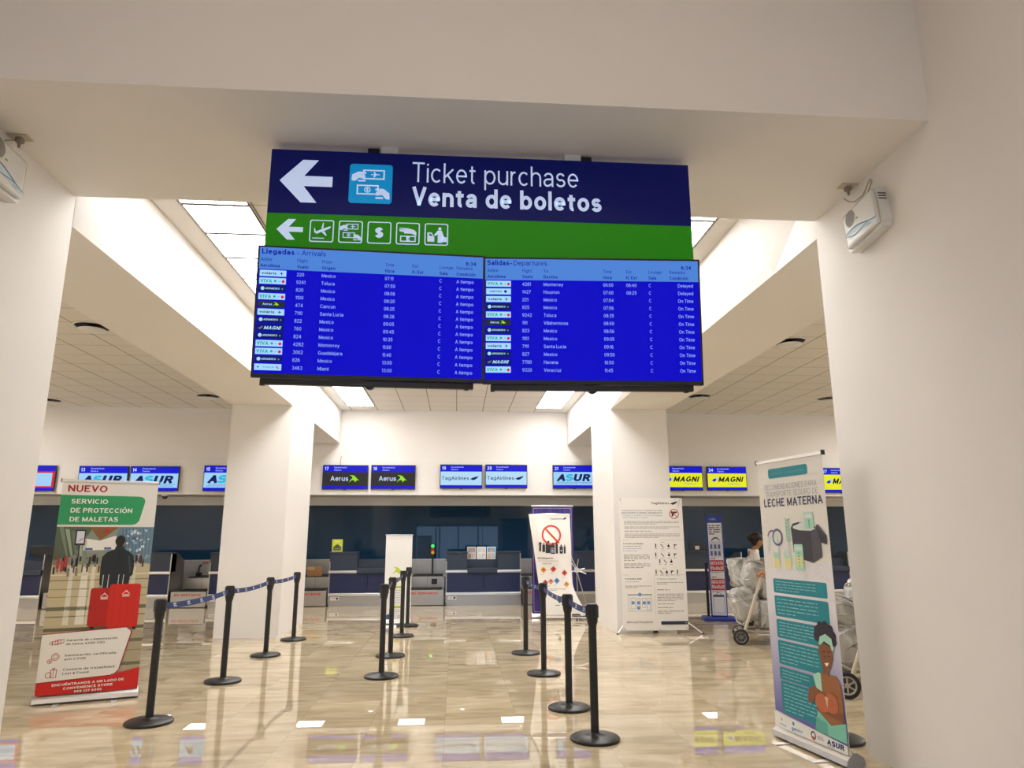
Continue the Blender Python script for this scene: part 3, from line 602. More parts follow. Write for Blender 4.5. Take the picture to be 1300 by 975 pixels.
# ------------------------------------------------------------------ check-in screens on the bulkhead
SB = E('#0a10cc'); SWT = E('#cfe0ff'); LB = E('#9fd0f4'); LB2 = E('#b4dcf6'); INK = E('#0b1c5e'); CY = E('#2bb8dc'); DG = E('#2c2a28'); YE = E('#e6e62a'); KK = E('#10131c')
def small_tv(name, label, x0, x1, z0, z1, num, brand, cable=False):
    W, H = x1-x0, z1-z0
    t = thing('check_in_screen', label, 'screen', ((x0+x1)/2, 15.93, (z0+z1)/2), 0, 'check-in screens on the wall')
    m = MB(); m.box((-W/2, 0, -H/2), (W/2, .04, H/2), BLACK, .004); m.box((-.2, .04, -.15), (.2, .068, .15), BLACK); m.box((-.03, .005, -H/2-.012), (.03, .03, -H/2), BLACK)
    if cable: m.tube([(-.13, .06, H/2-.02), (-.13, .06, H/2+.05), (-.125, .06, H/2+.14), (-.11, .06, H/2+.2)], .006, P('#b05a4a'))
    m.build('housing', t)
    m = MB(); b = .014; w, h = W-2*b, H-2*b; c = Canvas(m, (-W/2+b, -.001, -H/2+b), step=.0006)
    c.rect(0, 0, w, h, SB, 0)
    if num:
        c.text(num, .03, h-.105, .075, SWT, 2, bold=.02); c.text('Documentación', .235, h-.058, .032, SWT, 2); c.text('Check-in', .235, h-.115, .032, SWT, 2)
    v0, v1 = .062, h-.145; mh = v1-v0
    if brand == 'asur':
        c.rect(0, v0, w, v1, LB, 1); k = .78*mh
        for ch, u, mt in (('A', .07, INK), ('S', .275, CY), ('U', .475, INK), ('R', .695, INK)): c.text(ch, u*w, v0+.30*mh, .55*mh, mt, 2, w=(.215 if ch == 'A' else .19)*w, bold=.045, slant=.28)
        c.line((.1, v0+.22*mh), (w-.05, v0+.22*mh), .006, INK, 2); c.text('AEROPUERTOS DEL SURESTE', .06, v0+.06*mh, .1*mh, TBH, 2, w=w-.16)
    elif brand == 'aerus':
        c.rect(0, v0, w, v1, DG, 1); c.text('Aerus', .17*w, v0+.36*mh, .36*mh, SWT, 2, w=.40*w, bold=.005); c.shape(BIRD, .585*w, v0+.24*mh, .24*w, .54*mh, LIME, 2)
    elif brand == 'tag':
        c.rect(0, v0, w, v1, LB2, 1); c.text('TagAirlines', .03*w, v0+.38*mh, .27*mh, INK, 2, w=.66*w, bold=.006); c.shape(WING, .71*w, v0+.36*mh, .22*w, .33*mh, INK, 2)
    elif brand == 'magni':
        c.rect(0, v0, w, v1, YE, 1); c.shape(WING, .1*w, v0+.38*mh, .16*w, .34*mh, SB, 2); c.disc(.24*w, v0+.62*mh, .1*mh, LB, 3); c.text('MAGNI', .26*w, v0+.38*mh, .38*mh, KK, 2, w=.63*w, bold=.035, slant=.35); c.text('charters', .52*w, v0+.2*mh, .12*mh, TBH, 2, w=.3*w)
    elif brand == 'pale':
        c.rect(0, v0-.005, w, v1+.03, RED, 1); c.rect(.02, v0+.03, w-.05, v1-.005, LB, 2)
    m.build('display', t); return t
small_tv('', 'wall screen with a red bordered pale panel at the left pillar edge', -9.56, -8.62, 2.447, 3.0, '', 'pale')
small_tv('', 'wall screen numbered 13 with a slanted blue ASUR logo', -8.15, -7.12, 2.450, 2.993, '13', 'asur')
small_tv('', 'wall screen numbered 14 with a slanted blue ASUR logo', -7.075, -6.045, 2.452, 2.995, '14', 'asur')
small_tv('', 'wall screen numbered 15, half hidden by the left column', -5.526, -4.50, 2.458, 3.018, '15', 'asur')
small_tv('', 'wall screen numbered 17 with the Aerus logo on dark grey', -2.97, -1.975, 2.508, 3.045, '17', 'aerus', True)
small_tv('', 'wall screen numbered 18 with the Aerus logo on dark grey', -1.909, -.93, 2.512, 3.05, '18', 'aerus')
small_tv('', 'wall screen numbered 19 with TagAirlines on pale blue', -.38, .57, 2.533, 3.07, '19', 'tag')
small_tv('', 'wall screen numbered 20 with TagAirlines on pale blue', .635, 1.588, 2.545, 3.076, '20', 'tag')
small_tv('', 'wall screen numbered 21 with the ASUR logo beside the right column', 2.168, 3.14, 2.543, 3.074, '21', 'asur')
small_tv('', 'yellow MAGNI wall screen cut off by the right column', 4.70, 5.655, 2.507, 3.066, '23', 'magni')
small_tv('', 'yellow MAGNI wall screen numbered 24, fully in view', 5.759, 6.70, 2.51, 3.06, '24', 'magni')
small_tv('', 'yellow MAGNI wall screen partly behind the white milk banner', 8.50, 9.45, 2.463, 3.045, '27', 'magni')

# ------------------------------------------------------------------ check-in desks and baggage belts
def desk(label, x0, L, layout):
    t = thing('check_in_desk', label, 'check-in desk', (x0, 16.16, 0), 0, 'check-in desks')
    D = .68
    m = MB(); m.box((0.02, .03, 0), (L-.02, D, .22), STEEL); m.build('kick_panel', t)
    m = MB(); n = 2
    for i in range(n): m.box((L*i/n+.006, .012, .28), (L*(i+1)/n-.006, .05, .70), NAVY, .003)
    m.box((.02, .05, .22), (L-.02, D, .70), SLATE); m.build('front_panel', t)
    for z in (.25,):
        m = MB(); m.box((0, -.012, z-.03), (L, .03, z+.03), ALU, .008); m.build('lower_rail', t)
    m = MB(); m.box((0, .0, .05), (.022, D, .95), STEEL, .002); m.build('side_panel', t)
    m = MB(); m.prism([(0, .0), (D+.1, .0), (D+.1, .95), (.42, 1.12), (0.02, 1.12)], Matrix(((0, 0, 1, L-.022), (1, 0, 0, 0), (0, 1, 0, 0), (0, 0, 0, 1))), .022, STEEL); m.build('side_panel', t)
    for a, b in layout:
        m = MB(); m.box((a, .02, .74), (b, .30, 1.12), SLATE, .004); m.box((a-.012, .0, 1.12), (b+.012, .32, 1.155), SLATE, .006); m.build('counter_upstand', t)
        m = MB(); m.box((a-.01, -.02, .70), (b+.01, .03, .755), ALU, .008); m.build('upper_rail', t)
    # lower worktop between the upstands
    free = []; x = 0
    for a, b in sorted(layout):
        if a-x > .1: free.append((x, a))
        x = b
    if L-x > .1: free.append((x, L))
    m = MB()
    for a, b in free:
        m.box((a+.004, -.06, .70), (b-.004, .16, .80), SLATE, .006); m.box((a+.004, .16, .70), (b-.004, .22, .98), SLATE)
    m.box((.02, .22, .95), (L-.03, D, .98), SLATE); m.build('worktop', t)
    m = MB(); c = Canvas(m, (.05, .03, .13), step=.002); c.rect(0, 0, .19, .07, P('#e6e6ea'), 1); c.text('AVSEC', .02, .022, .026, P('#3a3f55'), 2, w=.08); c.rr(.12, .015, .17, .055, .01, P('#3a3f55'), 2); m.build('sticker', t)
    return t
LD = 1.666; DB = [(.0, .47), (1.14, 1.666)]; SG = [(0., .60)]; FL = [(0., 1.1)]
desk('navy and steel check-in desk at the left picture edge beside the pillar', -8.74-LD, LD, FL)
desk('navy and steel check-in desk behind the red suitcase banner', -6.12-LD, LD, [(0, LD)])
desk('navy and steel check-in desk half hidden behind the left column', -3.64-LD, LD, FL)
desk('navy check-in desk with one upstand and a yellow-green poster, under screens 17 and 18', -2.76, LD, SG)
desk('navy check-in desk with two upstands and flyers between, under screens 19 and 20', -.212, LD, DB)
desk('navy check-in desk behind the curled hazard banner, under screen 21', 2.34, LD, FL)
desk('navy check-in desk behind the tall blue baggage totem', 4.89, LD, FL)
desk('navy check-in desk at the right behind the white milk banner', 7.44, LD, FL)
REDT = P('#d0382c')
def belt(label, x0, x1, upper='', dev=False, lower='NO SENTARSE'):
    W = x1-x0; t = thing('baggage_scale_belt', label, 'baggage belt', (x0, 16.2, 0), 0, 'baggage belts between the desks')
    m = MB(); m.box((.01, 0, .012), (W-.01, .72, .33), STEEL, .006); m.build('front_casing', t)
    if lower:
        m = MB(); c = Canvas(m, (.08, 0, .24), step=.002); c.text(lower, 0, 0, .048, REDT, 1, w=min(.6, W-.2), bold=.03); m.build('red_lettering', t)
    m = MB(); m.box((.06, .03, .33), (W-.06, .74, .345), RUBBER, .004); m.build('rubber_belt', t)
    m = MB(); m.box((.01, .76, .012), (W-.01, 1.62, .58), STEEL, .006); m.box((W*.5-.002, .757, .34), (W*.5+.002, .76, .57), BLACK); m.build('rear_casing', t)
    m = MB(); m.box((.06, .8, .58), (W-.06, 1.75, .595), RUBBER, .004); m.build('rubber_belt', t)
    if dev:
        m = MB(); m.box((W*.62, .745, .41), (W*.62+.13, .76, .53), BLACK, .006); m.box((W*.62+.025, .742, .435), (W*.62+.105, .745, .505), P('#3a2f28')); m.build('scale_display', t)
    if upper:
        m = MB(); c = Canvas(m, (.03, 1.786, .845), step=.002); c.text(upper, 0, 0, .06, REDT, 1, w=W-.06, bold=.03); m.build('red_lettering', t)
    return t
belt('steel baggage belt left of the red suitcase banner', -8.70, -7.82)
belt('steel baggage belt with red warning letters, right of the suitcase banner', -6.09, -5.33, 'EN MOVIMIENTO')
belt('steel baggage belt with a cardboard box, right beside the left column', -3.60, -2.79)
belt('steel baggage belt with red letters and a black scale display, behind the middle stanchions', -1.06, -.24, '', True)
belt('steel baggage belt beside the purple banner', 1.49, 2.31)
belt('steel baggage belt behind the right column', 4.04, 4.86)
belt('steel baggage belt behind the wrapped luggage trolley', 6.60, 7.42)
t = thing('cardboard_box', 'small brown cardboard box on the baggage belt beside the left column', 'box', (-3.25, 17.15, .597), R(8))
m = MB(); m.box((-.16, -.11, 0), (.16, .11, .2), P('#a9794c', .8), .004); m.build('carton', t)
m = MB(); m.box((-.165, -.025, .199), (.165, .025, .203), P('#c9a26c', .5)); m.box((-.162, -.112, .14), (.0, -.11, .2), P('#c9a26c', .5)); m.build('packing_tape', t)
m = MB(); m.box((-6.0, 17.35, .597), (-5.9, 17.5, .68), BLACK, .01); m.tube([(-5.97, 17.4, .68), (-5.94, 17.38, .78), (-5.88, 17.36, .86)], .016, BLACK); m.tube([(-5.93, 17.4, .68), (-5.93, 17.38, .8), (-5.95, 17.36, .84)], .014, CHROME)
tag(m.build('tag_scanner'), 'small black and chrome scanner handle on the belt right of the suitcase banner', 'scanner')
t = thing('signal_light', 'small black signal light with green lamp on top behind the desks', 'signal light', (-.56, 17.70, .58))
m = MB(); m.box((-.06, -.06, 0), (.06, .06, .02), BLACK); m.box((-.02, -.02, .02), (.02, .02, .48), BLACK); m.box((-.055, -.06, .48), (.055, .06, .72), BLACK, .01); m.build('housing', t)
for z, h_, s_ in ((.68, '#30e060', 2.), (.60, '#c03020', .7), (.525, '#d8b020', .8)):
    m = MB(); m.lathe([(.04, 0), (.034, .014), (.0, .02)], E(h_, s_), 16, Matrix.Translation((0, -.06, z)) @ Matrix.Rotation(R(90), 4, 'X')); m.build('lamp', t)
# things on the desks
t = thing('counter_poster', 'small yellow-green poster standing on the desk under screen 17', 'poster', (-2.64, 16.36, 1.156))
m = MB(); m.box((-.115, 0, 0), (.115, .012, .27), P('#c8d23c'), .002); c = Canvas(m, (-.115, 0, 0), step=.001); c.rect(.03, .03, .20, .115, P('#4a5148'), 1); c.disc(.115, .10, .06, P('#4a5148'), 2); c.rect(.05, .06, .18, .075, P('#9db03a'), 3); c.text('Aerus', .06, .21, .03, P('#f2f4e4'), 1, w=.11); m.build('print', t)
m = MB(); m.box((-.08, .012, 0), (.08, .07, .008), WHITEP); m.build('stand', t)
cols = (('#d7d3cf', '#8a97a6', '#b9967a'), ('#f0efec', '#c8ccd2', '#d6d4cf'), ('#cfe2ec', '#6c9fc4', '#d9a77c'))
names = ('flyer with a photo, leftmost of three standing between the desk upstands', 'pale plain flyer, middle of three standing between the desk upstands', 'blue tinted flyer, rightmost of three standing between the desk upstands')
for i in range(3):
    x = .355+i*.222
    m = MB(); m.box((x-.1, 16.345, .982), (x+.1, 16.35, 1.255), P(cols[i][0]), .001, M=None); c = Canvas(m, (x-.1, 16.345, .982), step=.0012)
    c.rect(.02, .15, .18, .25, P(cols[i][1]), 1); c.rect(.02, .02, .09, .13, P(cols[i][2]), 1); c.greek(.1, .18, .13, .02, 6, P('#8d8f96'), 1, seed=i)
    c.poly([(.05, .16), (.09, .24), (.14, .2), (.16, .16)], P(cols[i][2]), 2)
    tag(m.build('flyer'), names[i], 'flyer', 'flyers on the check-in desk')
def monitor(label, loc, w=.42, h=.3, rz=0., papers=False):
    t = thing('counter_monitor', label, 'monitor', loc, rz)
    m = MB(); m.box((-w/2, 0, .08), (w/2, .04, .08+h), BLACK, .008); m.box((-w/2+.08, .04, .12), (w/2-.08, .07, .04+h), BLACK, .01); m.build('housing', t)
    m = MB(); m.box((-.03, .03, 0), (.03, .06, .14), BLACK); m.box((-.11, -.05, 0), (.11, .1, .012), BLACK, .004); m.build('stand', t)
    if papers:
        m = MB(); m.box((-.06, -.003, .2), (.04, 0, .28), P('#d8d8d6')); m.build('white_sticker', t)
    return t
monitor('wide black monitor on the desk at the left picture edge', (-9.0, 16.55, .982), .52, .24)
monitor('black monitor with a white sticker on the desk left of the blue totem', (5.62, 16.45, .982), .40, .28, R(3), True)
monitor('black monitor on the desk between the milk banner and the right wall', (8.75, 16.5, .982), .40, .3)

# ------------------------------------------------------------------ queue stanchions
BELT = new_mat('navy_belt', hexc('#24366e'), .6); BELTW = P('#b9c3da')
BELTD = new_mat('dark_belt', hexc('#2a2f40'), .6)
def stanchion(label, x, y, to=None, dark=False):
    t = thing('queue_stanchion', label, 'stanchion', (x, y, 0), 0, 'black belt stanchions of the queue')
    m = MB(); m.lathe([(.182, 0), (.186, .008), (.184, .02), (.172, .028), (.09, .036), (.045, .042), (.036, .05), (.0, .05)], BMETAL, 40); m.build('base', t)
    m = MB(); m.lathe([(.031, .04), (.031, .84)], BMETAL, 20); m.build('post', t)
    m = MB(); m.lathe([(.031, .80), (.036, .815), (.040, .83), (.043, .85), (.043, .955), (.040, .966), (.0, .966)], BLACK, 20)
    for a in range(4):
        M_ = Matrix.Rotation(a*math.pi/2, 4, 'Z'); m.box((-.014, -.049, .865), (.014, -.040, .955), BLACK, .002, M_)
    m.build('belt_head', t)
    if to:
        d = Vector((to[0]-x, to[1]-y, 0)); Ln = d.length; d.normalize(); n = 40; m = MB(); z0, z1 = .882, .932
        nrm = Vector((-d.y, d.x, 0)); A = .050; B = Ln-.050
        pts = []
        for i in range(n+1):
            s_ = A+(B-A)*i/n; f = (s_-A)/(B-A); sag = -.024*4*f*(1-f)*min(1, Ln/1.6); pts.append((d*s_, sag))
        bm_ = BELTD if dark else BELT
        for i in range(n):
            (p, a), (q, b) = pts[i], pts[i+1]
            for off in (.0006, -.0006):
                o = nrm*off; m.add([p+o+Vector((0, 0, z0+a)), q+o+Vector((0, 0, z0+b)), q+o+Vector((0, 0, z1+b)), p+o+Vector((0, 0, z1+a))], [(0, 1, 2, 3)], bm_)
        k = int((B-A)/.30)
        for j in range(k):
            s_ = A+.2+j*.30
            for sd in (-1, 1):
                o = nrm*(.0016*sd); f = (s_-A)/(B-A); a = -.024*4*f*(1-f)*min(1, Ln/1.6)
                for (du0, du1, v0, v1) in ((0, .06, .55, .85), (.015, .05, .2, .5), (.055, .085, .15, .35)):
                    p = d*(s_+du0)+o; q = d*(s_+du1)+o; m.add([p+Vector((0, 0, z0+a+.05*v0)), q+Vector((0, 0, z0+a+.05*v0)), q+Vector((0, 0, z0+a+.05*v1)), p+Vector((0, 0, z0+a+.05*v1))], [(0, 1, 2, 3)], BELTW)
        m.build('belt', t)
    return t
Lr = [(-2.46, 6.36), (-2.40, 8.02), (-2.39, 9.67), (-2.355, 11.08)]
Rr = [(1.05, 5.59), (1.01, 6.56), (.98, 8.14), (.92, 9.56)]
Mr = [(-.78, 8.14), (-.805, 9.48), (-.80, 11.31), (-.80, 12.59)]
o_ = ('nearest', 'second nearest', 'third', 'farthest')
for i in range(4):
    stanchion(('black queue post in front of the suitcase banner, %s of the left row', 'black queue post, %s of the left row from the front', 'black queue post, %s of the left row from the front', 'black queue post by the left column, %s of the left row')[i] % o_[i], *Lr[i], Lr[i+1] if i < 3 else None)
for i in range(4):
    stanchion('black queue post, %s of the right row by the hazard banner' % o_[i], *Rr[i], Rr[i+1] if i < 3 else None)
for i in range(4):
    stanchion('black queue post, %s of the middle row before the white Aerus stand' % o_[i], *Mr[i], Mr[i+1] if i < 3 else None, True)
stanchion('black queue post hidden behind the milk banner, only its round base showing', 2.83, 5.42)

# ------------------------------------------------------------------ wall purifiers
def purifier(label, loc, rz, roll, cord):
    t = thing('wall_air_purifier', label, 'air purifier', loc, 0, 'wall air purifiers', (0, roll, rz))
    W, H, D = .41, .29, .095
    m = MB(); m.prism([(-.012, .02), (.02, -.012), (W-.02, -.012), (W+.012, .02), (W, H-.03), (W-.03, H), (.03, H), (0, H-.03)], Matrix(((1, 0, 0, -W/2), (0, 0, -1, 0), (0, 1, 0, -H/2), (0, 0, 0, 1))), D*.75, WHITEP)
    m.box((-W/2+.015, -D, -H/2+.01), (W/2-.015, -D*.72, H/2-.015), WHITEP, .02, seg=3); m.build('housing', t)
    m = MB(); c = Canvas(m, (-W/2, -D-.0005, -H/2), step=.001); g = P('#2e2b28')
    c.disc(.11, .21, .062, P('#bdb9b2'), 0, 28)
    for i in range(-6, 7):
        for j in range(-6, 7):
            q = (i*.0092+(j % 2)*.0046, j*.0092)
            if q[0]**2+q[1]**2 < .057**2: c.disc(.11+q[0], .21+q[1], .0034, g, 1, 6)
    m.build('speaker_grille', t)
    m = MB(); c = Canvas(m, (-W/2, -D-.0005, -H/2), step=.001)
    def wave(f, t0, mat, l):
        pts = [(.02+.38*i/24, f(i/24)) for i in range(25)]
        c.mb.add([c.p(u, v+s_*t0*(1-abs(2*k/24-1)**3+.15), l) for k, (u, v) in enumerate(pts) for s_ in (-.5, .5)], [(2*i, 2*i+2, 2*i+3, 2*i+1) for i in range(24)], mat)
    wave(lambda s_: .105-.05*s_+.018*math.sin(s_*5), .03, P('#cfe3ee'), 1); wave(lambda s_: .12-.04*s_+.018*math.sin(s_*5), .008, P('#3e6f96'), 2); wave(lambda s_: .11-.07*s_-.02*math.sin(s_*6), .007, P('#6da6c8'), 3)
    c.text('ozono', .28, .05, .014, P('#8c9094'), 2); c.rr(.175, .165, .2, .178, .004, P('#7fae5a'), 2); m.build('blue_wave_print', t)
    m = MB()
    for i in range(9): m.box((W/2-.003, -.07, -H/2+.06+i*.02), (W/2+.004, -.012, -H/2+.07+i*.02), P('#55514c'))
    m.build('side_vent', t)
    m = MB(); m.tube(cord, .006, P('#b9b0a2'), 6); m.build('power_cord', t)
    return t
purifier('white wall air purifier with blue waves high on the right wall', (XR-.002, 4.32, 3.615), R(-90), R(-6), [(.0, -.02, .15), (.05, -.02, .2), (.12, -.03, .24), (.09, -.02, .27), (.0, -.03, .2), (-.1, -.035, .21), (-.16, -.04, .25), (-.2, -.045, .3)])
purifier('white wall air purifier with blue waves at the left picture edge', (XL+.002, 4.13, 3.69), R(90), R(2), [(.0, -.02, .15), (.05, -.03, .2), (.1, -.04, .235)])
for lab, x, y in (('small ceiling socket above the right air purifier', 2.79, 4.47), ('small ceiling socket above the left air purifier', -2.79, 4.25)):
    t = thing('ceiling_socket', lab, 'socket', (x, y, ZS))
    m = MB(); m.box((-.06, -.04, -.008), (.06, .04, 0), P('#c2b7a4'), .002); m.build('plate', t)
    m = MB(); m.box((-.02, -.02, -.04), (.02, .02, -.008), P('#8f8674'), .004); m.cyl((0, 0, -.04), (0, 0, -.075), .012, P('#8f8674'), r2=.006); m.build('plug', t)

# ------------------------------------------------------------------ roll-up banners
def rollup(name, label, A, B, H, art, cloth, base_h=.085, tilt=0., thick=.004):
    A = Vector((*A, 0)); B = Vector((*B, 0)); d = (B-A); W = d.length; ang = math.atan2(d.y, d.x)
    t = thing(name, label, 'banner', A, ang)
    m = MB(); m.prism([(-.075, .012), (-.05, 0), (.05, 0), (.075, .012), (.06, base_h*.7), (.012, base_h), (-.02, base_h), (-.065, base_h*.55)], Matrix(((0, 0, 1, -.012), (1, 0, 0, .03), (0, 1, 0, .006), (0, 0, 0, 1))), W+.024, ALU)
    for x in (-.016, W+.008): m.prism([(-.072, .012), (-.048, .002), (.048, .002), (.072, .012), (.058, base_h*.72), (.01, base_h+.004), (-.02, base_h+.004), (-.063, base_h*.56)], Matrix(((0, 0, 1, x), (1, 0, 0, .03), (0, 1, 0, .006), (0, 0, 0, 1))), .008, P('#98989a'))
    m.build('base_cassette', t)
    for x in (.18, W-.18): m = MB(); m.box((x-.025, -.16, 0), (x+.025, .18, .006), ALU, .002); m.build('foot', t)
    m = MB(); m.box((-.008, -.012, H-.022), (W+.008, .014, H+.004), ALU, .004); m.box((-.014, -.014, H-.024), (-.008, .016, H+.01), BLACK); m.box((W+.008, -.014, H-.024), (W+.014, .016, H+.01), BLACK); m.build('top_rail', t)
    m = MB(); m.cyl((W/2, .05, base_h-.02), (W/2, .012, H-.01), .009, ALU); m.build('pole', t)
    m = MB(); m.box((0, -thick, base_h-.01), (W, 0, H-.01), cloth); c = Canvas(m, (0, -thick, 0), step=.0007); art(c, W, H); m.build('printed_panel', t)
    return t
BW = P('#e9e4dc', .45)
# --- red suitcase banner
def art_nuevo(c, W, H):
    RD = P('#b01c24'); GN = P('#2f9c62'); RW = P('#f2efe8'); RR = P('#d51f18'); k = W/.82
    # corridor picture
    c.rect(0, .19, W, 1.572, P('#b6a98c'), 1)
    c.rect(0, 1.22, W, 1.572, P('#8d9384'), 2)
    c.poly([(0, 1.572), (.30*k, 1.572), (.22*k, 1.40), (.16*k, 1.30), (0, 1.26)], P('#57634f'), 3)
    for i, cc in enumerate(('#7a8a74', '#99a68e', '#6d7a66', '#aeb8a2', '#7d8a78')):
        u = .02+.05*i; c.poly([(u, 1.572-.02*i), (u+.035, 1.572-.02*i), (u+.10-.012*i, 1.30), (u+.085-.012*i, 1.30)], P(cc), 4)
    c.poly([(.27*k, 1.572), (.52*k, 1.572), (.37*k, 1.445)], P('#8a6238'), 4); c.rr(.40*k, 1.515, .44*k, 1.56, .005, P('#b04030'), 5)
    c.poly([(.235*k, 1.39), (.24*k, 1.465), (.367*k, 1.443), (.49*k, 1.488), (.52*k, 1.47), (.52*k, 1.36), (.235*k, 1.35)], P('#f0ede6'), 4)
    c.poly([(.52*k, 1.572), (W, 1.572), (W, 1.22), (.6*k, 1.30), (.5*k, 1.46)], P('#6f8a9a'), 3)
    rn = random.Random(3)
    for i in range(46):
        u = rn.uniform(.54, .79)*k; v = rn.uniform(1.27, 1.54); c.disc(u, v, rn.uniform(.006, .02), P(rn.choice(('#d9e6ee', '#b5cfe0', '#5d88aa', '#8fb2c8', '#e8eef0', '#4a6a86'))), 4, 7)
    for i in range(9): c.line((.55*k+i*.03, 1.57), (.57*k+i*.028, 1.28), .004, P('#3f5f7c'), 5)
    c.rect(.255*k, 1.355, .315*k, 1.375, P('#4a6aa8'), 5); c.rect(.41*k, 1.36, .47*k, 1.38, P('#4a6aa8'), 5)
    c.rect(.16*k, 1.40, .245*k, 1.545, P('#2a2f38'), 5); c.rect(.172*k, 1.418, .234*k, 1.532, P('#dcdfe6'), 6); c.poly([(.18*k, 1.43), (.2*k, 1.45), (.225*k, 1.47), (.22*k, 1.455)], P('#b03a3a'), 7); c.rect(.197*k, 1.2, .208*k, 1.40, P('#2a2f38'), 5)
    # shiny floor
    c.rect(0, .61, W, 1.225, P('#c9bc98'), 2)
    for i in range(60):
        u = rn.uniform(.01, .77)*k; v = 1.18+rn.uniform(-.03, .11); h_ = rn.uniform(.035, .075); cc = rn.choice(('#2d2a2c', '#4a4346', '#1f2530', '#6b4a44', '#8a8276', '#c8c2b6', '#384658'))
        c.rect(u, v-h_*.5, u+rn.uniform(.008, .02), v+h_*.4, P(cc), 5+i % 4); c.disc(u+.007, v+h_*.45, .007, P('#5a463c'), 9, 7)
    for u, v in ((.035, 1.24), (.07, 1.21), (.1, 1.25)): c.rect(u, v-.05, u+.025, v+.05, P('#b3403e'), 10)
    for v, h_, cc in ((1.13, .012, '#e6dcc0'), (1.08, .01, '#8f8260'), (1.0, .008, '#a09470'), (.93, .006, '#8e8262'), (.825, .034, '#77745a'), (.755, .008, '#6e6850'), (.64, .03, '#6f6b50'), (.52, .03, '#77745a'), (.43, .006, '#8e8262'), (.31, .03, '#77745a'), (.22, .04, '#9d8f6a')):
        c.rect(0, v-h_/2, W, v+h_/2, P(cc), 3)
    for u, w_, cc in ((.15, .03, '#e4dfcb'), (.25, .05, '#efe9d8'), (.33, .03, '#e8e0c8'), (.66, .04, '#e2d8bc')): c.poly([(u, 1.2), (u+w_, 1.2), (u+w_*1.3, .68), (u-.01, .68)], P(cc), 3)
    # man in a dark suit, seen from behind
    SU = P('#20262a'); c.poly([(.405*k, 1.04), (.398*k, 1.2), (.404*k, 1.29), (.44*k, 1.335), (.50*k, 1.36), (.515*k, 1.40), (.575*k, 1.40), (.585*k, 1.362), (.63*k, 1.335), (.668*k, 1.30), (.682*k, 1.2), (.676*k, 1.12), (.655*k, 1.1), (.648*k, 1.0), (.44*k, 1.0)], SU, 11)
    c.disc(.542*k, 1.44, .043, P('#241c18'), 12, 18, .052); c.poly([(.555*k, 1.38), (.585*k, 1.41), (.582*k, 1.44), (.572*k, 1.41)], P('#a5785e'), 13); c.line((.545*k, 1.36), (.545*k, 1.1), .003, P('#12161a'), 12); c.poly([(.62*k, 1.3), (.636*k, 1.3), (.66*k, 1.15), (.65*k, 1.13)], P('#3a444a'), 12)
    # red suitcases
    CR = P('#d42614'); CR2 = P('#b81d10')
    for u in (.43, .475, .56, .60): c.line((u*k, 1.0), (u*k+.002, 1.125), .007, P('#c3c6c4'), 13)
    c.rr(.343*k, .655, .53*k, 1.005, .022, CR2, 14); c.rr(.498*k, .638, .762*k, 1.036, .026, CR, 16)
    for u in (.54, .6, .66, .72): c.line((u*k, .67), (u*k, 1.01), .003, CR2, 17)
    for u in (.37, .5): c.rect(u*k, .635, u*k+.03, .655, P('#231a18'), 15)
    for u in (.515, .72): c.rect(u*k, .615, u*k+.032, .64, P('#231a18'), 17)
    for u, v, l in ((.425, .91, 16), (.605, .93, 18)): c.shape([(0, .3), (.5, 1), (1, .3), (.9, .3), (.5, .75), (.1, .3)], u*k, v, .07, .05, P('#f0d8cc'), l); c.rect(u*k+.005, v-.012, u*k+.065, v+.012, P('#e8b8a8'), l)
    # white box with three services
    c.poly([(0, .61), (.68*k, .645), (.722*k, .61), (.725*k, .585), (.65*k, .26), (.62*k, .225), (.58*k, .21), (0, .18)], RD, 19)
    c.poly([(0, .603), (.675*k, .636), (.712*k, .605), (.715*k, .585), (.643*k, .262), (.615*k, .233), (.58*k, .22), (0, .192)], RW, 20)
    TX = P('#4a4644')
    for s_, v in (('Garantía de compensación', .545), ('de hasta 4,000 USD', .512), ('Sanitización certificada', .413), ('anti COVID', .380), ('Conserje de trazabilidad', .291), ('Lost & Found', .257)): c.text(s_, .197*k, v-.008, .019, TX, 21, w=len(s_)*.0172, bold=.012)
    for v, j in ((.53, 0), (.395, 1), (.268, 2)):
        if j == 0:
            for q in (0, .022, .044): c.frame(.085+q, v-.02+q*.3, .135+q, v+.015+q*.3, .004, RD, 21)
            c.ring(.08, v-.005, .014, .004, RD, 22)
        elif j == 1: c.ring(.125, v+.012, .032, .005, RD, 21); c.ring(.125, v+.012, .018, .004, RD, 21); c.ring(.085, v-.025, .02, .004, RD, 22); c.disc(.085, v-.025, .008, RD, 22)
        else: c.frame(.1, v-.04, .15, v+.03, .005, RD, 21); c.frame(.115, v+.03, .135, v+.045, .004, RD, 21); c.ring(.088, v-.015, .026, .004, RD, 22); c.line((.125, v-.03), (.125, v+.02), .004, RD, 22)
    c.poly([(0, .08), (W, .08), (W, .272), (.64*k, .232), (.58*k, .205), (0, .188)], RR, 18); c.poly([(0, .08), (.58*k, .08), (.58*k, .21), (0, .182)], RR, 21)
    for s_, u0, u1, v in (('ENCUÉNTRANOS A UN LADO DE', .125, .70, .152), ('CONVENIENCE STORE', .217, .612, .118), ('999 137 6090', .305, .525, .086)): c.text(s_, u0*k, v, .021, RW, 23, w=(u1-u0)*k, bold=.03, rise=.02)
    # top
    c.text('NUEVO', .05*k, 1.902, .064, RD, 2, w=.33*k, bold=.02)
    c.poly([(0, 1.592), (.625*k, 1.592), (.66*k, 1.602), (.684*k, 1.632), (.72*k, 1.82), (.712*k, 1.845), (.69*k, 1.862), (.65*k, 1.867), (0, 1.872)], GN, 2)
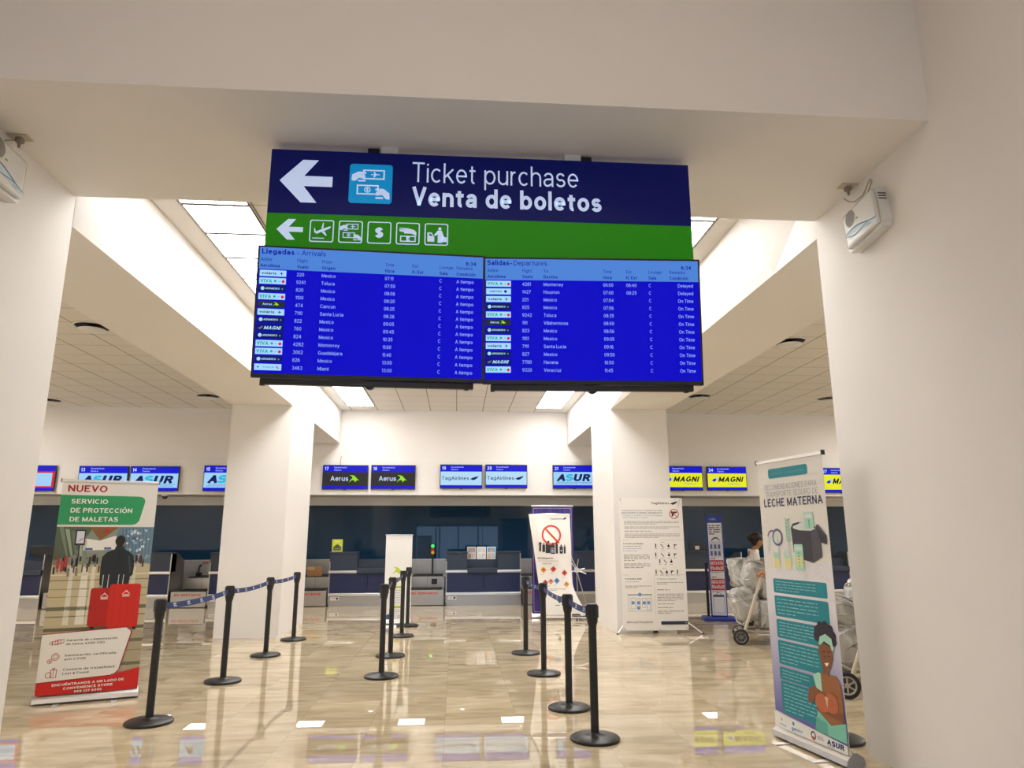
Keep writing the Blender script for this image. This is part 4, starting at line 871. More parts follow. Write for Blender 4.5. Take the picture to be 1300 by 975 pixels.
    c.text('SERVICIO', .092*k, 1.79, .044, RW, 3, w=.305*k, bold=.018); c.text('DE PROTECCIÓN', .094*k, 1.706, .044, RW, 3, w=.52*k, bold=.018); c.text('DE MALETAS', .095*k, 1.622, .044, RW, 3, w=.405*k, bold=.018)
rollup('roll_up_banner', 'white roll-up banner headed NUEVO with green box and two red suitcases', (-3.756, 7.082), (-2.986, 7.366), 2.015, art_nuevo, BW)
# --- milk banner
def leaf(c, u, v, a, k, mat, l): c.poly([(u+k*(x*math.cos(a)-y*math.sin(a)), v+k*(x*math.sin(a)+y*math.cos(a))) for x, y in ((0, 0), (.4, .22), (1, 0), (.4, -.22))], mat, l)
def art_leche(c, W, H):
    TL = P('#148a98'); TLD = P('#3fa0aa'); NV = P('#3a3f66'); GY = P('#a9abb8'); WT = P('#f0eee9'); LV = P('#dfe6e2'); MINT = P('#aee0c8'); YL = P('#e6e09a'); DK = P('#3c3a44'); DK2 = P('#504e58')
    k = 1.0
    c.poly([(0, .19), (W, .13), (W, 1.30), (0, 1.22)], LILAC, 1)
    c.rr(.14, 1.915, .62, 1.99, .02, TL, 2); c.text('DONACIÓN · LECHE MATERNA', .38, 1.94, .018, TLD, 3, w=.40, al='C', bold=.02)
    c.text('RECOMENDACIONES PARA', .08, 1.826, .042, GY, 2, w=.63); c.text('TRANSPORTE SEGURO DE', .08, 1.772, .042, GY, 2, w=.635); c.text('LECHE MATERNA', .058, 1.697, .062, NV, 2, w=.70, bold=.018)
    # cool bag
    c.poly([(.385, 1.36), (.372, 1.535), (.40, 1.565), (.47, 1.575), (.60, 1.56), (.665, 1.53), (.70, 1.42), (.70, 1.33), (.60, 1.285), (.47, 1.31)], DK, 3); c.poly([(.40, 1.545), (.47, 1.562), (.60, 1.548), (.655, 1.525), (.60, 1.51), (.47, 1.515), (.40, 1.53)], LV, 4)
    c.poly([(.60, 1.505), (.665, 1.53), (.70, 1.42), (.70, 1.33), (.60, 1.285)], DK2, 5); c.poly([(.655, 1.545), (.69, 1.545), (.765, 1.47), (.765, 1.415), (.70, 1.43)], DK, 6); c.poly([(.66, 1.555), (.69, 1.55), (.77, 1.475), (.75, 1.47)], DK2, 7)
    c.rect(.54, 1.525, .64, 1.64, MINT, 6); c.rect(.55, 1.60, .63, 1.63, LV, 7); c.rr(.47, 1.515, .55, 1.57, .02, LV, 6)
    for i in range(5): c.rect(.585, 1.535+i*.012, .6, 1.54+i*.012, TL, 8)
    # pump and bottles
    def bottle(u0, u1, v0, v1, l):
        c.rr(u0, v0, u1, v1-.05, .014, WT, l); c.rr(u0+.008, v0+.006, u1-.008, v0+.085, .01, YL, l+1); c.rect(u0+.004, v0+.085, u1-.004, v0+.125, MINT, l+1); c.poly([(u0+.008, v1-.05), (u1-.008, v1-.05), (u1-.018, v1), (u0+.018, v1)], LV, l+1)
    bottle(.13, .21, 1.226, 1.40, 4); bottle(.262, .352, 1.228, 1.385, 4)
    c.poly([(.12, 1.40), (.20, 1.40), (.20, 1.46), (.15, 1.5), (.12, 1.48)], LV, 5); c.ring(.20, 1.465, .065, .016, P('#5a6590'), 6); c.line((.06, 1.35), (.085, 1.47), .025, LV, 5); c.ring(.13, 1.46, .06, .012, P('#5a6590'), 4, 14, 60, 170)
    c.rr(.395, 1.227, .497, 1.415, .012, MINT, 8); c.rect(.41, 1.25, .482, 1.33, YL, 9); c.rect(.405, 1.37, .487, 1.395, LV, 9)
    for i in range(5): c.rect(.438, 1.26+i*.022, .452, 1.267+i*.022, TL, 10)
    c.line((.333, 1.39), (.338, 1.6), .005, P('#9fd0bd'), 3)
    for i in range(7):
        for a in (.7, 2.4): leaf(c, .334, 1.43+i*.025, a, .045, P('#9fd0bd'), 3)
    for i in range(40):
        rn = random.Random(i); u = rn.uniform(.5, .74); v = rn.uniform(1.17, 1.3); c.disc(u, v, .004, P('#cfcfc8'), 3, 5)
    # text blocks
    for i, (u0, v0, u1, v1) in enumerate(((.098, 1.05, .715, 1.156), (.098, .878, .715, 1.03), (.1, .722, .66, .858), (.098, .534, .62, .706), (.094, .425, .50, .515), (.096, .192, .56, .418))):
        c.rr(u0, v0, u1, v1, .016, TL, 2); n = max(2, int((v1-v0)/.026)); c.greek(u0+.03, min(u1, u0+.56)-.06, v1-.012, v0+.012, n, P('#8fc6cc'), 3, .25, seed=i+20)
    # mother and baby
    SK = P('#8a5636'); SK2 = P('#a1673f'); BB = P('#c06a48'); HR = P('#2b2434')
    for i in range(12):
        a = R(-10+200*i/11); c.disc(.648+.088*math.cos(a), .785+.075*math.sin(a)+.012*(i % 2), .030, HR, 5+(i % 3), 12)
    c.disc(.648, .785, .082, HR, 8); c.poly([(.572, .70), (.60, .58), (.63, .562), (.68, .59), (.715, .66), (.716, .73), (.64, .75), (.585, .74)], SK, 10)
    c.poly([(.58, .74), (.60, .79), (.66, .815), (.72, .79), (.735, .72), (.715, .71), (.70, .745), (.64, .765), (.60, .735)], MINT, 11)
    c.line((.615, .69), (.645, .7), .006, HR, 12); c.line((.665, .698), (.7, .70), .006, HR, 12); c.line((.62, .665), (.645, .662), .004, HR, 12); c.line((.67, .67), (.695, .672), .004, HR, 12); c.poly([(.625, .62), (.675, .63), (.65, .6)], WT, 12)
    c.poly([(.60, .60), (.60, .55), (.66, .54), (.665, .60)], SK, 9)
    c.poly([(.50, .50), (.56, .545), (.61, .555), (.66, .55), (.73, .555), (.768, .50), (.775, .36), (.75, .25), (.60, .22), (.50, .29)], SK2, 9)
    c.poly([(.49, .52), (.55, .55), (.575, .545), (.575, .40), (.53, .40)], MINT, 11)
    c.poly([(.415, .335), (.43, .42), (.49, .45), (.60, .42), (.62, .38), (.50, .37), (.46, .33)], SK, 13)
    c.poly([(.50, .30), (.775, .27), (.775, .33), (.62, .30), (.52, .36)], SK, 13)
    c.disc(.57, .355, .075, BB, 14, 20, .06); c.disc(.665, .37, .065, BB, 15, 20, .065); c.ring(.665, .37, .02, .004, SK, 16, 14); c.poly([(.60, .40), (.62, .33), (.635, .40)], P('#d9c08a'), 16)
    c.poly([(.51, .295), (.47, .16), (W, .145), (W, .27), (.64, .225)], P('#7fc9b4'), 12); c.poly([(.49, .25), (.47, .16), (.60, .155), (.60, .23)], P('#63b3a2'), 13)
    # logo strip
    c.poly([(0, .08), (W, .08), (W, .135), (0, .185)], WT, 17)
    c.text('cma', .06, .098, .022, P('#8fb7cf'), 18, w=.075, bold=.02); c.disc(.085, .142, .012, P('#d9c06a'), 18, 8); c.text('gentcr', .20, .098, .024, P('#4f8fc4'), 18, w=.125, bold=.02); c.disc(.225, .143, .014, P('#4f8fc4'), 18, 8); c.greek(.2, .325, .094, .086, 1, GY, 18)
    c.ring(.445, .118, .028, .01, P('#3a3f4a'), 18); c.disc(.445, .1, .014, P('#c8504a'), 19, 8); c.text('BDS', .49, .105, .024, P('#6b7280'), 18, w=.06)
    c.text('ASUR', .585, .098, .034, P('#1d3c74'), 19, w=.17, bold=.04, slant=.1); c.greek(.59, .74, .094, .086, 1, P('#6b86b0'), 18)
d_ = Vector((2.567-2.439, 4.827-5.563)).normalized()
rollup('roll_up_banner', 'tall white and teal roll-up banner reading LECHE MATERNA beside the right wall', (2.439, 5.563), (2.439+d_.x*.785, 5.563+d_.y*.785), 2.06, art_leche, BW)
# --- white Aerus stand
def art_aerus(c, W, H):
    LM = P('#b4c81e'); NV = P('#2c3446'); GY = P('#dcdcda')
    c.text('aerus aerus', .03, H-.075, .034, GY, 1, w=W-.06, bold=.02)
    c.shape(BIRD, .13, .83, .19, .13, LM, 2); c.text('Aerus', .06, .735, .06, NV, 2, w=.30)
    for v in (.60, .265): c.rect(.10, v, .30, v+.035, LM, 2); c.greek(.12, .28, v+.028, v+.006, 1, P('#6f7d12'), 3, .5)
    c.greek(.08, .34, .58, .34, 6, P('#b9bdc4'), 2, .35, 8); c.greek(.08, .34, .25, .17, 3, P('#b9bdc4'), 2, .35, 9)
    c.poly([(.02, .08), (.02, .12), (.06, .16), (.12, .17), (.16, .12), (.18, .08)], P('#33518a'), 2); c.greek(.24, .34, .15, .10, 2, P('#8b93a6'), 2)
rollup('roll_up_banner', 'narrow white roll-up stand with green Aerus bird behind the middle stanchions', (-1.235, 12.9), (-.772, 12.9), 1.515, art_aerus, P('#eeedea', .45))
# --- purple banner
def art_purple(c, W, H):
    c.frame(.03, .11, W-.03, H-.05, .006, P('#b9b4c8'), 1)
rollup('roll_up_banner', 'tall purple roll-up banner mostly covered by the curled hazard banner', (1.435, 13.62), (2.232, 13.62), 2.06, art_purple, VELVET)

# --- big TagAirlines X-banner
t = thing('x_stand_banner', 'tall white TagAirlines X-stand poster before the right column', 'banner', (2.6, 11.3, 0))
m = MB(); Wb, z0, z1 = 1.045, .045, 2.085
bwarp = lambda u, v: .012*math.sin(v*2.1)+.006*math.sin(u*5)
m2 = m; n = 14
vs = []; fs = []
for i in range(n+1):
    v = z0+(z1-z0)*i/n
    for j in range(9): u = Wb*j/8; vs.append((u, -bwarp(u, v), v))
for i in range(n):
    for j in range(8): a = i*9+j; fs.append((a, a+1, a+10, a+9))
m.add(vs, fs, P('#f0ece6', .4), True)
c = Canvas(m, (0, 0, 0), step=.0009, warp=lambda u, v: bwarp(u, v)+.002)
NV = P('#26324e'); GY = P('#9a9690'); BL = P('#6d9cc4'); DKT = P('#5b564f')
c.text('TagAirlines', .535, 1.985, .036, NV, 1, w=.30, bold=.006); c.shape(WING, .845, 1.975, .13, .06, NV, 1)
for s_, v, mt, b_ in (('Transporte de armas en equipaje facturado', 1.875, NV, 0), ('BAJO ESTRICTA NORMA AERONÁUTICA', 1.838, NV, .02), ('Carriage of weapons in checked baggage', 1.80, BL, 0), ('under standard of safety', 1.765, BL, 0)): c.text(s_, .05, v, .017, mt, 1, w=.66 if v > 1.78 else .42, bold=b_)
c.ring(.905, 1.83, .078, .012, P('#c0392f'), 2); c.poly([(.85, 1.85), (.86, 1.868), (.955, 1.868), (.955, 1.845), (.915, 1.84), (.90, 1.825), (.885, 1.79), (.86, 1.79), (.87, 1.835)], P('#2c2a2c'), 1); c.line((.855, 1.885), (.955, 1.775), .012, P('#c0392f'), 2)
for u0, v1, v0, n_, sd in ((.08, 1.72, 1.66, 3, 1), (.08, 1.635, 1.595, 2, 2), (.08, 1.572, 1.545, 1, 3), (.08, 1.525, 1.45, 4, 4), (.05, 1.20, 1.09, 4, 5), (.05, 1.065, .98, 3, 6), (.565, .775, .73, 2, 7), (.565, .67, .64, 1, 8), (.565, .60, .48, 5, 9), (.565, .455, .43, 1, 10), (.565, .40, .375, 1, 11), (.565, .345, .29, 2, 12), (.06, .725, .68, 2, 13)):
    c.greek(u0, u0+(.90 if v1 > 1.4 else .42), v1, v0, n_, GY, 1, .35, sd)
c.text('Artículos prohibidos', .047, 1.355, .018, NV, 1, w=.33, bold=.02); c.text('en equipaje de mano', .047, 1.318, .016, NV, 1, w=.30); c.text('Prohibited items', .047, 1.28, .016, BL, 1, w=.3); c.text('in carry-on', .047, 1.245, .016, BL, 1, w=.22)
for v in (1.418, .882): c.rect(.03, v-.0025, 1.01, v+.0025, P('#c9c4bc'), 1)
c.rect(.523, .30, .527, .87, P('#c9c4bc'), 1)
INKC = P('#3a3634')
for v, us_ in ((1.33, (.575, .68, .785, .893)), (1.19, (.569, .68, .785, .885)), (1.088, (.631, .72, .818)), (.925, (.561, .65, .735, .82, .909))):
    for q, u in enumerate(us_):
        r_n = q % 4
        if r_n == 0: c.rect(u-.008, v-.03, u+.008, v+.02, INKC, 1); c.disc(u, v+.025, .01, INKC, 1, 8)
        elif r_n == 1: c.line((u-.025, v+.025), (u+.02, v-.025), .012, INKC, 1)
        elif r_n == 2: c.disc(u, v-.005, .02, INKC, 1, 10); c.rect(u-.005, v+.01, u+.005, v+.035, INKC, 1)
        else: c.poly([(u-.025, v+.02), (u+.025, v+.02), (u+.025, v+.008), (u, v+.004), (u-.012, v-.03), (u-.022, v-.03), (u-.015, v)], INKC, 1)
        c.rect(u-.025, v-.05, u+.025, v-.044, GY, 1)
for v in (1.385, 1.255, .985): c.greek(.66, .80, v+.005, v-.005, 1, GY, 1, .5)
c.text('Portátiles. Bulk', .062, .815, .018, NV, 1, w=.26, bold=.02); c.text('en el aeropuerto', .062, .775, .015, BL, 1, w=.22); c.text('Prohibido a equipaje', .57, .812, .017, BL, 1, w=.31)
c.line((.09, .585), (.475, .585), .008, NV, 1); c.frame(.1, .335, .473, .575, .004, P('#8a93a8'), 1)
for u, v0, v1, w_ in ((.173, .37, .535, .06), (.261, .37, .53, .04), (.349, .39, .53, .05), (.421, .35, .53, .036)): c.frame(u-w_/2-.006, v0, u+w_/2+.006, v1, .004, P('#8a93a8'), 1)
for u, v in ((.173, .462), (.263, .461), (.26, .385), (.349, .46), (.422, .46), (.283, .585)): c.disc(u, v, .026, P('#4f8fcb'), 2, 16); c.rect(u-.01, v-.003, u+.01, v+.003, P('#e6eef6'), 3)
c.text('#GrowATitAudentis', .066, .158, .030, DKT, 1, w=.41, slant=.15); c.rect(.61, .132, 1.04, .182, NV, 1); c.text('www.tagairlines.com', .73, .148, .018, P('#e8ecf2'), 2, w=.29, bold=.02)
for u in (.03, Wb-.03):
    for v in (z0+.03, z1-.02): c.ring(u, v, .012, .005, P('#8a8680'), 1, 12)
m.build('printed_panel', t)
m = MB(); hub = (Wb/2, .16, .30)
for p in ((.03, .01, z0+.03), (Wb-.03, .01, z0+.03), (.03, .01, z1-.02), (Wb-.03, .01, z1-.02)): m.tube([hub, p], .008, ALU, 8)
m.cyl((Wb/2, .13, .30), (Wb/2, .19, .30), .035, BLACK); m.build('x_frame', t)
for p in ((-.10, -.06, .008), (Wb+.185, -.12, .008), (Wb/2, .62, .008)):
    m = MB(); st = (.02, .02, .13) if p[0] < 0 else ((Wb-.02, .02, .17) if p[0] > Wb else hub); m.tube([st, p], .008, ALU, 8); m.cyl((p[0], p[1], 0), (p[0], p[1], .02), .014, BLACK); m.build('foot', t)
m = MB(); m.box((Wb/2-.035, .0, z0-.04), (Wb/2+.035, .03, z0-.002), BMETAL, .004); m.build('clip', t)

# --- curled hazard banner slipping from its stand
t = thing('x_stand_banner', 'white hazard poster with red ban ring, curled and slipping off its stand', 'banner', (1.4, 13.3, 0))
def Le(v): return -.058+(1.888-v)*.1453
def Re(v):
    f = (1.89-v)/1.87; return .723+.03*f+(0 if f < .66 else .30*((f-.66)/.34)**1.5)
def bent(u, v):
    # diagonal crease from the upper left down to the right edge, foot swept sideways
    s_ = ((u+.05)*1.40-(1.88-v)*.80)/1.612
    return .05*math.exp(-(s_/.16)**2)+.12*max(0, .55-v)*max(0, u)+.02*math.sin(v*6)
m = MB(); vs = []; fs = []; n = 30; q = 14
for i in range(n+1):
    for j in range(q+1):
        vt = 1.889+.006*j/q; vb = .03-.03*0-.0*j
        v = vb+(vt-vb)*i/n; u = Le(v)+(Re(v)-Le(v))*j/q; vs.append((u, -bent(u, v), v))
for i in range(n):
    for j in range(q): a = i*(q+1)+j; fs.append((a, a+1, a+q+2, a+q+1))
m.add(vs, fs, P('#eeeae4', .4), True)
c = Canvas(m, (0, 0, 0), step=.0015, warp=lambda u, v: bent(u, v)+.004)
RB = P('#d3402a'); BK = P('#2a2d3a')
c.text('TagAirlines', .35, 1.79, .032, P('#5a6478'), 1, w=.23); c.shape(WING, .585, 1.785, .085, .05, NV, 1)
c.ring(.365, 1.505, .185, .034, RB, 1, 36); 
for i in range(6):
    a = (.235+.045*i, 1.64-.047*i); b_ = (.235+.045*(i+1), 1.64-.047*(i+1)); c.line(a, b_, .036, RB, 1)
for u, v0, h_, w_, tip in ((.15, 1.21, .17, .035, 1), (.215, 1.2, .16, .05, 0), (.30, 1.18, .22, .10, 0), (.385, 1.165, .2, .085, 0), (.46, 1.17, .22, .045, 1), (.545, 1.17, .16, .065, 1), (.61, 1.17, .16, .035, 1)):
    c.rr(u-w_/2, v0, u+w_/2, v0+h_*.8, .008, BK, 2); c.rect(u-w_/5, v0+h_*.8, u+w_/5, v0+h_, BK, 2)
c.poly([(.115, 1.34), (.15, 1.39), (.185, 1.34)], BK, 3); c.frame(.345, 1.19, .415, 1.27, .008, P('#cfcfd2'), 4); c.poly([(.36, 1.21), (.38, 1.25), (.40, 1.21)], P('#cfcfd2'), 4); c.poly([(.525, 1.23), (.565, 1.23), (.545, 1.2)], P('#cfcfd2'), 4)
c.text('No transportes', .11, 1.075, .032, BK, 1, w=.28, bold=.015); c.text('mercancías peligrosas', .115, 1.03, .020, P('#8d8b90'), 1, w=.36); c.greek(.20, .56, 1.0, .975, 1, GY, 1)
for u, v, h_ in ((.215, .876, '#e08a2c'), (.394, .892, '#cf3a34'), (.60, .825, '#cf4636'), (.246, .649, '#c93a3a'), (.348, .672, '#d98a74'), (.457, .684, '#4a8ccc'), (.632, .622, '#e2a45c')):
    s_ = .055; c.poly([(u-s_, v), (u, v-s_), (u+s_, v), (u, v+s_)], P(h_), 1); c.disc(u, v+.008, .015, P('#2f2a2a'), 2, 8); c.greek(u-.055, u+.055, v-.075, v-.085, 1, GY, 1, .6)
c.poly([(.46, .33), (.50, .37), (.54, .33), (.5, .29)], BK, 1); c.greek(.42, .60, .27, .24, 1, GY, 1, .5); c.greek(.25, .6, .55, .5, 2, GY, 1, .4)
c.rect(.72, .055, .985, .105, BK, 1); c.text('www.tagairlines.com', .735, .07, .016, P('#e8ecf2'), 2, w=.23); c.text('#GrowATitAudentis', .24, .07, .02, DKT, 1, w=.34)
m.build('printed_panel', t)
m = MB(); hub = Vector((.875, .28, .86)); m.cyl((.875, .25, .86), (.875, .31, .86), .05, ALU)
for p in ((.92, .30, 1.06), (.78, .25, .99), (1.03, .26, .89), (1.05, .24, .79), (.76, .27, .82)): m.tube([hub, p], .009, ALU, 8)
for p in ((.885, .22, .006), (1.10, .22, .006), (.95, .62, .006)): m.tube([hub, p], .010, ALU, 8)
m.lathe([(.045, -.025), (.052, 0), (.04, .025), (.0, .03)], ALU, 16, Matrix.Translation(hub) @ Matrix.Rotation(R(90), 4, 'X')); m.build('x_frame', t)
m = MB(); m.tube([(-.02, .01, 1.88), (.35, .02, 1.90), (.70, .01, 1.885)], .006, ALU); m.tube([(.35, .02, 1.90), (.875, .28, .9)], .008, ALU); m.build('spreader_rod', t)

# ------------------------------------------------------------------ blue baggage totem
t = thing('baggage_totem', 'slim blue totem with red and white hand baggage notices near the trolley', 'sign', (4.78, 13.0, 0), R(-14))
BLU = P('#2a3c9a', .35)
m = MB(); m.box((-.30, -.26, 0), (.26, .3, .05), BLU, .01); m.build('base', t)
m = MB(); m.box((-.145, -.03, .05), (.145, .06, 1.87), BLU, .012); m.box((.11, .06, .05), (.145, .16, 1.80), BLU, .008)
c = Canvas(m, (-.145, -.031, 0), step=.001); WT = P('#e6e6ea')
c.rect(.02, .08, .27, 1.72, WT, 1); c.text('CABIN', .05, 1.77, .035, P('#9fb4e6'), 1, w=.12, bold=.02); c.greek(.035, .255, 1.69, 1.50, 5, P('#4a5064'), 2, .5, 31); c.poly([(.06, 1.40), (.12, 1.46), (.18, 1.46), (.23, 1.40), (.22, 1.395), (.17, 1.435), (.13, 1.435), (.08, 1.395)], P('#2a3560'), 2)
c.rect(.03, 1.10, .26, 1.385, P('#c9cfdc'), 2)
for i in range(3):
    for j in range(2): c.rect(.045+i*.07, 1.13+j*.12, .085+i*.07, 1.21+j*.12, P('#5a6790'), 3)
for v in (.875, .545): c.rect(.025, v-.025, .265, v+.175, P('#c2303e'), 2); c.text('HASTA 10 KG', .035, v+.09, .065, WT, 3, w=.22, bold=.03); c.text('55x40x25', .035, v, .065, WT, 3, w=.22, bold=.03); c.greek(.04, .25, v+.215, v+.19, 1, P('#333846'), 2, .5); c.greek(.04, .25, v-.03, v-.07, 2, P('#888c98'), 2, .4)
c.frame(.045, .12, .245, .42, .006, P('#7d8ac0'), 2); c.ring(.145, .43, .05, .008, P('#3a4270'), 2, 14, 0, 180); c.rect(.05, .4, .24, .44, P('#3a4270'), 2)
m.build('notice_panel', t)
m = MB(); m.box((-.20, .14, .05), (-.155, .19, 1.0), BMETAL, .004); m.box((-.155, .15, .95), (.1, .18, .98), BMETAL); m.build('gauge_post', t)

# ------------------------------------------------------------------ luggage trolleys and wrapped bags
def wheel(parent, x, y, r, wd=.045):
    m = MB(); M_ = Matrix.Translation((x, y, r)) @ Matrix.Rotation(R(90), 4, 'X')
    m.lathe([(r*.72, -wd*.5), (r*.92, -wd*.5), (r, -wd*.3), (r, wd*.3), (r*.92, wd*.5), (r*.72, wd*.5), (r*.72, -wd*.5)], RUBBER, 28, M_, cap=False); o = m.build('wheel', parent)
    h = MB(); LG = P('#aaa69c' if r > .11 else '#6f6c65', .4)
    for q in (-1, 1):
        h.lathe([(r*.74, q*wd*.40), (r*.66, q*wd*.52), (r*.58, q*wd*.36)], LG, 24, M_, cap=False); h.lathe([(r*.62, q*wd*.30), (0, q*wd*.30)], P('#4b4a46'), 20, M_); h.lathe([(r*.2, q*wd*.3), (r*.17, q*wd*.55), (0, q*wd*.55)], LG, 16, M_)
    for k in range(6): h.box((-.007, r*.1, -wd*.46), (.007, r*.62, wd*.46), LG, M=M_ @ Matrix.Rotation(k*math.pi/3, 4, 'Z'))
    h.build('hub', o)
def trolley(label, loc, rz, L=.72, Wd=.52, r=.105):
    t = thing('luggage_trolley', label, 'luggage trolley', loc, rz, 'luggage trolleys'); GR = P('#8d877b', .4)
    for y in (-Wd/2, Wd/2): wheel(t, .0, y, r)
    wheel(t, L-.1, 0, r*.8)
    m = MB()
    for y in (-Wd/2+.06, Wd/2-.06): m.tube([(-.04, y, .17), (L, y, .17)], .018, GR); m.tube([(0, y, r), (.02, y, .2)], .015, GR)
    for x in (.0, L*.33, L*.66, L): m.box((x-.03, -Wd/2+.05, .18), (x+.03, Wd/2-.05, .2), GR, .004)
    m.cyl((0, -Wd/2, r), (0, Wd/2, r), .012, ALU); m.tube([(-.04, -Wd/2+.06, .17), (-.07, 0, .17), (-.04, Wd/2-.06, .17)], .018, GR); m.build('base_frame', t)
    m = MB()
    for y in (-Wd/2+.02, Wd/2-.02): m.tube([(.06, y, .20), (.12, y, .36), (.26, y, .74), (.33, y, .92), (.37, y, .95)], .021, CREAMP, 10)
    m.tube([(.37, -Wd/2+.02, .95), (.39, 0, .96), (.37, Wd/2-.02, .95)], .019, BLACK); m.tube([(.15, -Wd/2+.02, .44), (.15, Wd/2-.02, .44)], .014, GR); m.build('handle_frame', t)
    return t
def bag(label, c, h, e=.5, amp=.06, seed=0., rz=0., ry=0., rx=0., handle=False, grp='plastic wrapped bags'):
    t = thing('wrapped_suitcase', label, 'suitcase', c, 0, grp, (rx, ry, rz))
    m = MB(); m.superbox((0, 0, 0), h, WRAP, e, 26, amp, 3.2, seed); m.build('wrapped_shell', t)
    # folds and bands of the wrapping film around it
    m = MB()
    for k in range(4):
        z = -h[2]*.7+h[2]*1.4*k/3; pts = []
        for i in range(37):
            a = 2*math.pi*i/36; sg = lambda q: math.copysign(abs(q)**e, q); f = 1.0-.02*k
            pts.append((sg(math.cos(a))*h[0]*f*1.02, sg(math.sin(a))*h[1]*f*1.02, z+.05*math.sin(a*2+k+seed)))
        m.tube(pts, .010, WRAP, 6)
    m.build('film_band', t)
    return t
trolley('beige handled luggage trolley loaded with wrapped bags, pushed by the navy sleeved person', (4.06, 10.265, 0), R(-20))
bag('grey wrapped bag on the trolley, highest and farthest left of the load', (4.16, 10.42, .955), (.115, .17, .21), .5, .07, 1.1, ry=R(-8))
bag('large clear wrapped bag on top of the trolley, beside the gripping hand', (4.29, 10.24, .93), (.17, .155, .215), .6, .10, 2.3, ry=R(14))
bag('silver wrapped bag slumped over the trolley front, below the top bags', (4.16, 10.25, .53), (.2, .14, .24), .6, .11, 3.9, ry=R(-22))
bag('dark grey wrapped suitcase behind the trolley handle, lower right of the load', (4.53, 10.22, .40), (.22, .19, .2), .35, .04, 5.2)
bag('dark grey wrapped suitcase behind the trolley handle, upper right of the load', (4.56, 10.22, .74), (.19, .17, .15), .35, .05, 6.4)
trolley('luggage trolley with a large spoked wheel between the milk banner and right wall', (3.72, 6.96, 0), R(-18), r=.118)
bag('clear wrapped bag low on the near trolley beside the right wall', (3.88, 7.05, .42), (.22, .2, .2), .55, .09, 7.7, ry=R(-12))
bag('clear wrapped bag high on the near trolley beside the right wall', (3.84, 7.12, .73), (.2, .18, .14), .6, .1, 8.8, ry=R(18))
bag('clear wrapped bag against the wall edge, topmost on the near trolley', (4.08, 7.0, .86), (.17, .18, .2), .6, .1, 9.9)

# ------------------------------------------------------------------ people
def skin_mesh(name, V, edges, mat, parent, lvl=2, root=0):
    me = bpy.data.meshes.new(name); me.from_pydata([v[0] for v in V], edges, []); o = bpy.data.objects.new(name, me); C.objects.link(o)
    o.modifiers.new('s', 'SKIN'); sv = me.skin_vertices[0].data
    for i, v in enumerate(V):
        r = v[1]; sv[i].radius = r if isinstance(r, tuple) else (r, r); sv[i].use_root = (i == root)
    sub = o.modifiers.new('u', 'SUBSURF'); sub.levels = lvl; sub.render_levels = lvl
    dg = bpy.context.evaluated_depsgraph_get(); m2 = bpy.data.meshes.new_from_object(o.evaluated_get(dg)); bpy.data.objects.remove(o); bpy.data.meshes.remove(me)
    m2.materials.clear(); m2.materials.append(mat); m2.polygons.foreach_set('use_smooth', [True]*len(m2.polygons)); m2.name = name
    p = bpy.data.objects.new(name, m2); C.objects.link(p); p.parent = parent; return p
def hand(w_, d, up, k=1.):
    """five finger chains: returns vertices and edges relative to the wrist, d = hand direction, up = back of the hand"""
    w_ = Vector(w_); d = Vector(d).normalized(); up = Vector(up); up = (up-d*up.dot(d)).normalized(); sd = d.cross(up); V = []; Ed = []
    for i, (s_, L) in enumerate(((-.030, .062), (-.010, .074), (.010, .078), (.030, .068))):
        b = w_+d*.085*k+sd*s_*k; p1 = b+(d*.8-up*.35).normalized()*L*.45*k; p2 = p1+(d*.15-up*1.).normalized()*L*.35*k; p3 = p2+(-d*.7-up*.4).normalized()*L*.3*k
        V.append((w_+d*.03*k+sd*s_*.6*k, .015*k, [(b, .0115*k), (p1, .0095*k), (p2, .0088*k), (p3, .0075*k)]))
    b = w_+d*.03*k+sd*-.034*k; V.append((b, .014*k, [(b+(d*.5-sd*.6-up*.5).normalized()*.035*k, .011*k), (b+(d*.8-sd*.3-up*.9).normalized()*.065*k, .0095*k), (b+(d*.9-up*1.1).normalized()*.085*k, .008*k)]))
    return V
